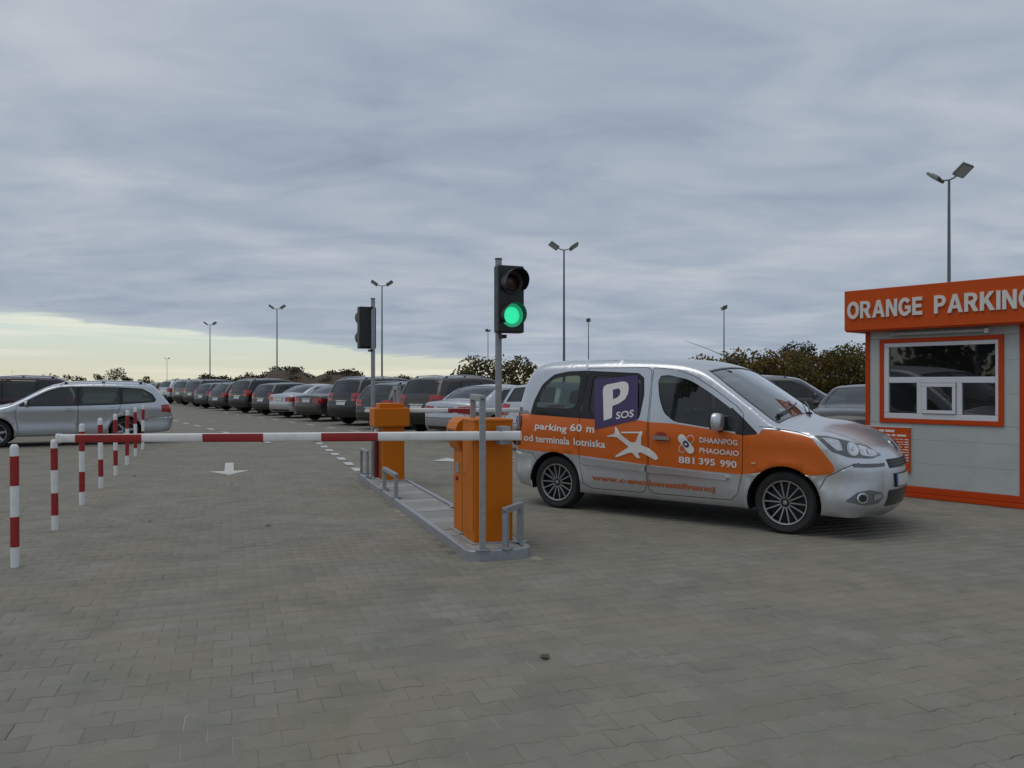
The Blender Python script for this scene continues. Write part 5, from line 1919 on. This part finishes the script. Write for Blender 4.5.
# ================================================================== lamp posts
def lamp_post(label, u, vtop, H=9.0, head=.55, turn=0.0):
    Z = (H - EYE) * 800 / (383 - vtop)
    p = at(u, Z)
    p.z = ground_h(p.x, p.y) if p.y > 50 else 0.0
    h = H - p.z
    t = thing('lamp_post', label, 'lamp post', p, turn, 'floodlight masts')
    MB().tube([(0, 0, -.05), (0, 0, h * .5), (0, 0, h)], [.085, .065, .045], M['lamp_grey'], 12).tube([(0, 0, 0), (0, 0, .5)], .1, M['lamp_grey'], 12).obj('mast', t, True)
    MB().tube([(-.42, 0, h + .12), (-.2, 0, h + .03), (0, 0, h), (.2, 0, h + .03), (.42, 0, h + .12)], .03, M['lamp_grey'], 8).obj('crossarm', t, True)
    for s in (-1, 1):
        T = Matrix.Translation((s * .58, 0, h + .22)) @ Matrix.Rotation(-s * R(34), 4, 'Y') @ Matrix.Rotation(R(-18), 4, 'X')
        MB().box((0, 0, 0), (.56, .46, .10), M['lamp_grey'], bev=.02, mx=T).box((0, 0, -.056), (.48, .38, .014), M['tube_lamp'], mx=T).box((0, 0, .07), (.3, .25, .05), M['lamp_grey'], bev=.015, mx=T).obj('floodlight', t)
    return t


lamp_post('tall floodlight mast rising behind the orange kiosk', 949, 180, turn=R(-68))
lamp_post('floodlight mast standing right of the green traffic light', 564, 250, turn=R(10))
lamp_post('floodlight mast beside the far signal pole', 382, 286, turn=R(8))
lamp_post('floodlight mast above the left soil mound', 277, 309, turn=R(5))
lamp_post('floodlight mast left of the soil mound', 210, 325)
lamp_post('thin distant mast behind the van windscreen', 724, 310, turn=R(85))
lamp_post('thin distant mast just right of the tall mast above the van', 588.5, 322, turn=R(80))
lamp_post('faint distant mast just left of the green signal', 488, 332, turn=R(75))
lamp_post('tiny far mast above the parked cars at left', 167, 359)
lamp_post('tiny far mast above the plum car at the left edge', 12, 372)


# ================================================================== vegetation
def leaf_mat(name, cols):
    m = new_mat(name)
    t = NT(m)
    g = t.n('ShaderNodeNewGeometry')
    c = t.ramp(g.outputs['Random Per Island'], [(i / (len(cols) - 1), c) for i, c in enumerate(cols)])
    b = t.n('ShaderNodeBsdfPrincipled', {'Roughness': 0.7, 'Specular IOR Level': 0.2})
    t.l(c, b.inputs['Base Color'])
    tl = t.n('ShaderNodeBsdfTranslucent')
    t.l(c, tl.inputs['Color'])
    mx = t.n('ShaderNodeMixShader', {0: 0.25})
    t.l(b.outputs[0], mx.inputs[1])
    t.l(tl.outputs[0], mx.inputs[2])
    t.out(mx.outputs[0])
    return m


LEAF = {'olive': leaf_mat('leaf_olive', [(.055, .060, .018), (.105, .095, .028), (.16, .13, .035)]),
        'rust': leaf_mat('leaf_rust', [(.08, .062, .02), (.155, .095, .03), (.22, .14, .03)]),
        'dark': leaf_mat('leaf_dark', [(.032, .036, .018), (.055, .058, .026), (.085, .075, .034)]),
        'bare': leaf_mat('leaf_sparse', [(.075, .063, .038), (.12, .10, .053), (.15, .13, .068)])}


def leaves(centres, n, size):
    """leaf-sized quads spread through several clumps (centre, radii)"""
    vs, fs = [], []
    vol = np.array([c[1][0] * c[1][1] * c[1][2] for c in centres]) ** .7
    pick = rng.choice(len(centres), n, p=vol / vol.sum())
    d = rng.normal(size=(n, 3))
    d /= np.linalg.norm(d, axis=1)[:, None]
    rad = rng.random(n) ** .42
    C_ = np.array([c[0] for c in centres])[pick]
    Rr = np.array([c[1] for c in centres])[pick]
    P_ = C_ + d * rad[:, None] * Rr
    a = rng.normal(size=(n, 3))
    a /= np.linalg.norm(a, axis=1)[:, None]
    b = np.cross(a, rng.normal(size=(n, 3)))
    b /= np.linalg.norm(b, axis=1)[:, None]
    s = size * (.6 + .8 * rng.random(n))[:, None]
    q = np.stack([P_ - a * s, P_ + b * s * .55, P_ + a * s, P_ - b * s * .55], 1).reshape(-1, 3)
    return q.tolist(), [[4 * i, 4 * i + 1, 4 * i + 2, 4 * i + 3] for i in range(n)]


def tree(name, label, p, H, W_, kind, n=1100, size=.16, group=None, bare=False):
    t = thing(name, label, 'tree' if 'tree' in name else 'shrub', p, 0, group)
    br = MB()
    th = .028 * H
    br.tube([(0, 0, -.3), (.03 * H, 0, H * .35), (-.02 * H, .02 * H, H * .75)], [th, th * .7, th * .25], M['bark'], 7)
    cl = []
    k = 9 if not bare else 12
    for i in range(k):
        a = 2 * math.pi * i / k + random.uniform(-.4, .4)
        z = H * random.uniform(.12, .86)
        rr = W_ * .5 * random.uniform(.35, .85) * (1.15 - .75 * abs(z / H - .45))
        q = (rr * math.cos(a), rr * math.sin(a), z)
        br.tube([(0, 0, z * .45), (q[0] * .5, q[1] * .5, z * .78), q, (q[0] * 1.15, q[1] * 1.15, z + H * .12)], [th * .45, th * .3, th * .15, th * .05], M['bark'], 5)
        s = W_ * random.uniform(.16, .27)
        cl.append((q, (s, s, s * random.uniform(.7, 1.1))))
    cl.append(((0, 0, H * .62), (W_ * .28, W_ * .28, H * .3)))
    br.obj('trunk', t)
    vs, fs = leaves(cl, n, size)
    zmax = max(p_[2] for p_ in vs)
    sc = H / zmax
    MB().add([(x, y, z * sc) for x, y, z in vs], fs, LEAF[kind]).obj('crown', t)
    return t


ORD = ['first', 'second', 'third', 'fourth', 'fifth', 'sixth', 'seventh', 'eighth', 'ninth', 'tenth', 'eleventh', 'twelfth', 'thirteenth', 'fourteenth']


def gz(p):
    p.z = ground_h(p.x, p.y) - .03
    return p


tl_ = [(698, 70, 3.4, 5, 'rust'), (722, 67, 4.2, 5.5, 'rust'), (742, 70, 4.6, 6, 'olive'), (760, 66, 4.1, 5.5, 'rust'), (777, 72, 4.4, 6, 'olive'), (794, 84, 5.6, 5, 'dark'), (808, 76, 4.7, 5.5, 'rust'),
       (824, 84, 4.6, 6, 'dark'), (840, 78, 5.3, 7, 'olive'), (857, 74, 5.0, 6.5, 'olive'), (872, 76, 5.3, 7, 'rust'), (892, 80, 5.2, 7, 'dark')]
word = {'rust': 'rust-brown', 'olive': 'olive green', 'dark': 'dark green', 'bare': 'thinly leaved'}
for i, (u, Z, H, W_, kd) in enumerate(tl_):
    tree('autumn_tree', '%s bushy tree, %s from the left in the tree line right of the van' % (word[kd], ORD[i]), gz(at(u, Z)), H, W_, kd, 2100, .15, 'tree line behind the van')
cl_ = [(462, 66, 3.1, 4, 'olive'), (478, 64, 3.9, 4.2, 'bare'), (494, 66, 4.0, 4.6, 'olive'), (511, 65, 3.9, 4.2, 'bare'), (524, 67, 3.3, 3.4, 'olive')]
for i, (u, Z, H, W_, kd) in enumerate(cl_):
    tree('autumn_shrub', '%s shrub, %s from the left of five behind the green signal pole' % (word[kd], ORD[i]), gz(at(u, Z)), H, W_, kd, 900, .14, 'shrubs behind the signal')

# soil mounds overgrown with scrub beyond the lot
def mound(name, u, Z, w, h, d=14):
    p = gz(at(u, Z))
    vs, fs = [], []
    nu, nv_ = 40, 14
    for j in range(nv_ + 1):
        for i in range(nu + 1):
            x, yy = (i / nu - .5) * 2, (j / nv_ - .5) * 2
            prof_ = max(0, 1 - abs(x) ** 2.2) * max(0, 1 - yy * yy)
            bump_ = 1 + .22 * math.sin(x * 9 + u) + .14 * math.sin(x * 21 + yy * 5 + u)
            vs.append((x * w / 2, yy * d / 2, prof_ * h * bump_ - .3))
    for j in range(nv_):
        for i in range(nu):
            a = j * (nu + 1) + i
            fs.append([a, a + 1, a + nu + 2, a + nu + 1])
    o = MB().add(vs, fs, M['soil']).obj(name, smooth=True, loc=p)
    tag(o, kind='structure')
    top = [q for q in vs if q[2] > h * .25 and abs(q[1]) < d * .3]
    cl = [((q[0], q[1], q[2] + .1), (1.2, 1.0, random.uniform(.25, .75))) for q in random.sample(top, min(70, len(top)))]
    lv, lf = leaves(cl, 3200, .22)
    s = MB().add(lv, lf, LEAF['dark']).obj('scrub', o)
    s['kind'] = 'stuff'


M['soil'] = mat('overgrown_soil', (0.085, 0.062, 0.045), 0.95, var=0.4, scale=0.4)
mound('soil_mound', 238, 150, 26, 2.6)
mound('soil_mound', 305, 145, 34, 3.8)
mound('soil_mound', 412, 150, 28, 2.3)
mound('soil_mound', 192, 170, 18, 1.6)
# low far trees along the left skyline
for i, (u, H, kd) in enumerate([(51, 3.6, 'dark'), (68, 3.3, 'dark'), (80, 3.0, 'dark'), (101, 3.6, 'dark'), (114, 5.0, 'bare'), (127, 3.2, 'dark'), (146, 3.0, 'olive'), (352, 3.6, 'dark'), (362, 3.9, 'dark'), (432, 3.2, 'dark'), (446, 3.0, 'dark')]):
    tree('distant_tree', '%s far tree on the skyline, %s counted from the left edge' % (word[kd], ORD[i]), gz(at(u, 190)), H, H * .95, kd, 420, .22, 'far skyline trees')
# hedge-like rough growth on the bank below the right tree line
cl = [((x, y_, ground_h(x, y_) + .1), (1.6, 1.2, .35)) for x, y_ in [(random.uniform(10, 34), random.uniform(55, 66)) for _ in range(150)]]
lv, lf = leaves(cl, 6000, .13)
tag(MB().add(lv, lf, LEAF['olive']).obj('rough_growth'), 'low green growth on the bank under the right tree line', 'undergrowth', kind='stuff')
# trees outside the frame to the left, which the kiosk window mirrors
for i, (x, y_, H) in enumerate([(-34, 2, 7), (-38, -4, 8), (-33, -9, 7.5), (-40, 8, 8), (-36, -15, 8.5), (-31, 13.5, 5.5)]):
    if x > -32:
        continue
    tree('roadside_tree', 'dark tree outside the view to the left, %s in its row' % ORD[i], Vector((x, y_, -.05)), H, H * .9, 'dark', 1200, .3, 'trees mirrored in the kiosk window')
# fallen leaf and small litter on the blocks
for u, vv_, s in ((545, 658, .05), (134, 476, .05), (268, 526, .045), (150, 522, .03), (232, 484, .03)):
    p = gp(u, vv_)
    o = MB().add([(-s, -s * .4, .006), (0, -s * .6, .012), (s, 0, .018), (s * .2, s * .5, .008), (-s * .6, s * .4, .014)], [[0, 1, 2, 3, 4]], M['dry_leaf']).obj('fallen_leaf', loc=p, rz=u)
    tag(o, {545: 'dry brown leaf on the paving in the foreground', 134: 'dry leaf on the paving beyond the bollards', 268: 'dry leaf on the open paving left of the island', 150: 'small dry leaf right of the second bollard', 232: 'small dry leaf just below the arrow marking'}[u], 'leaf', 'fallen leaves')
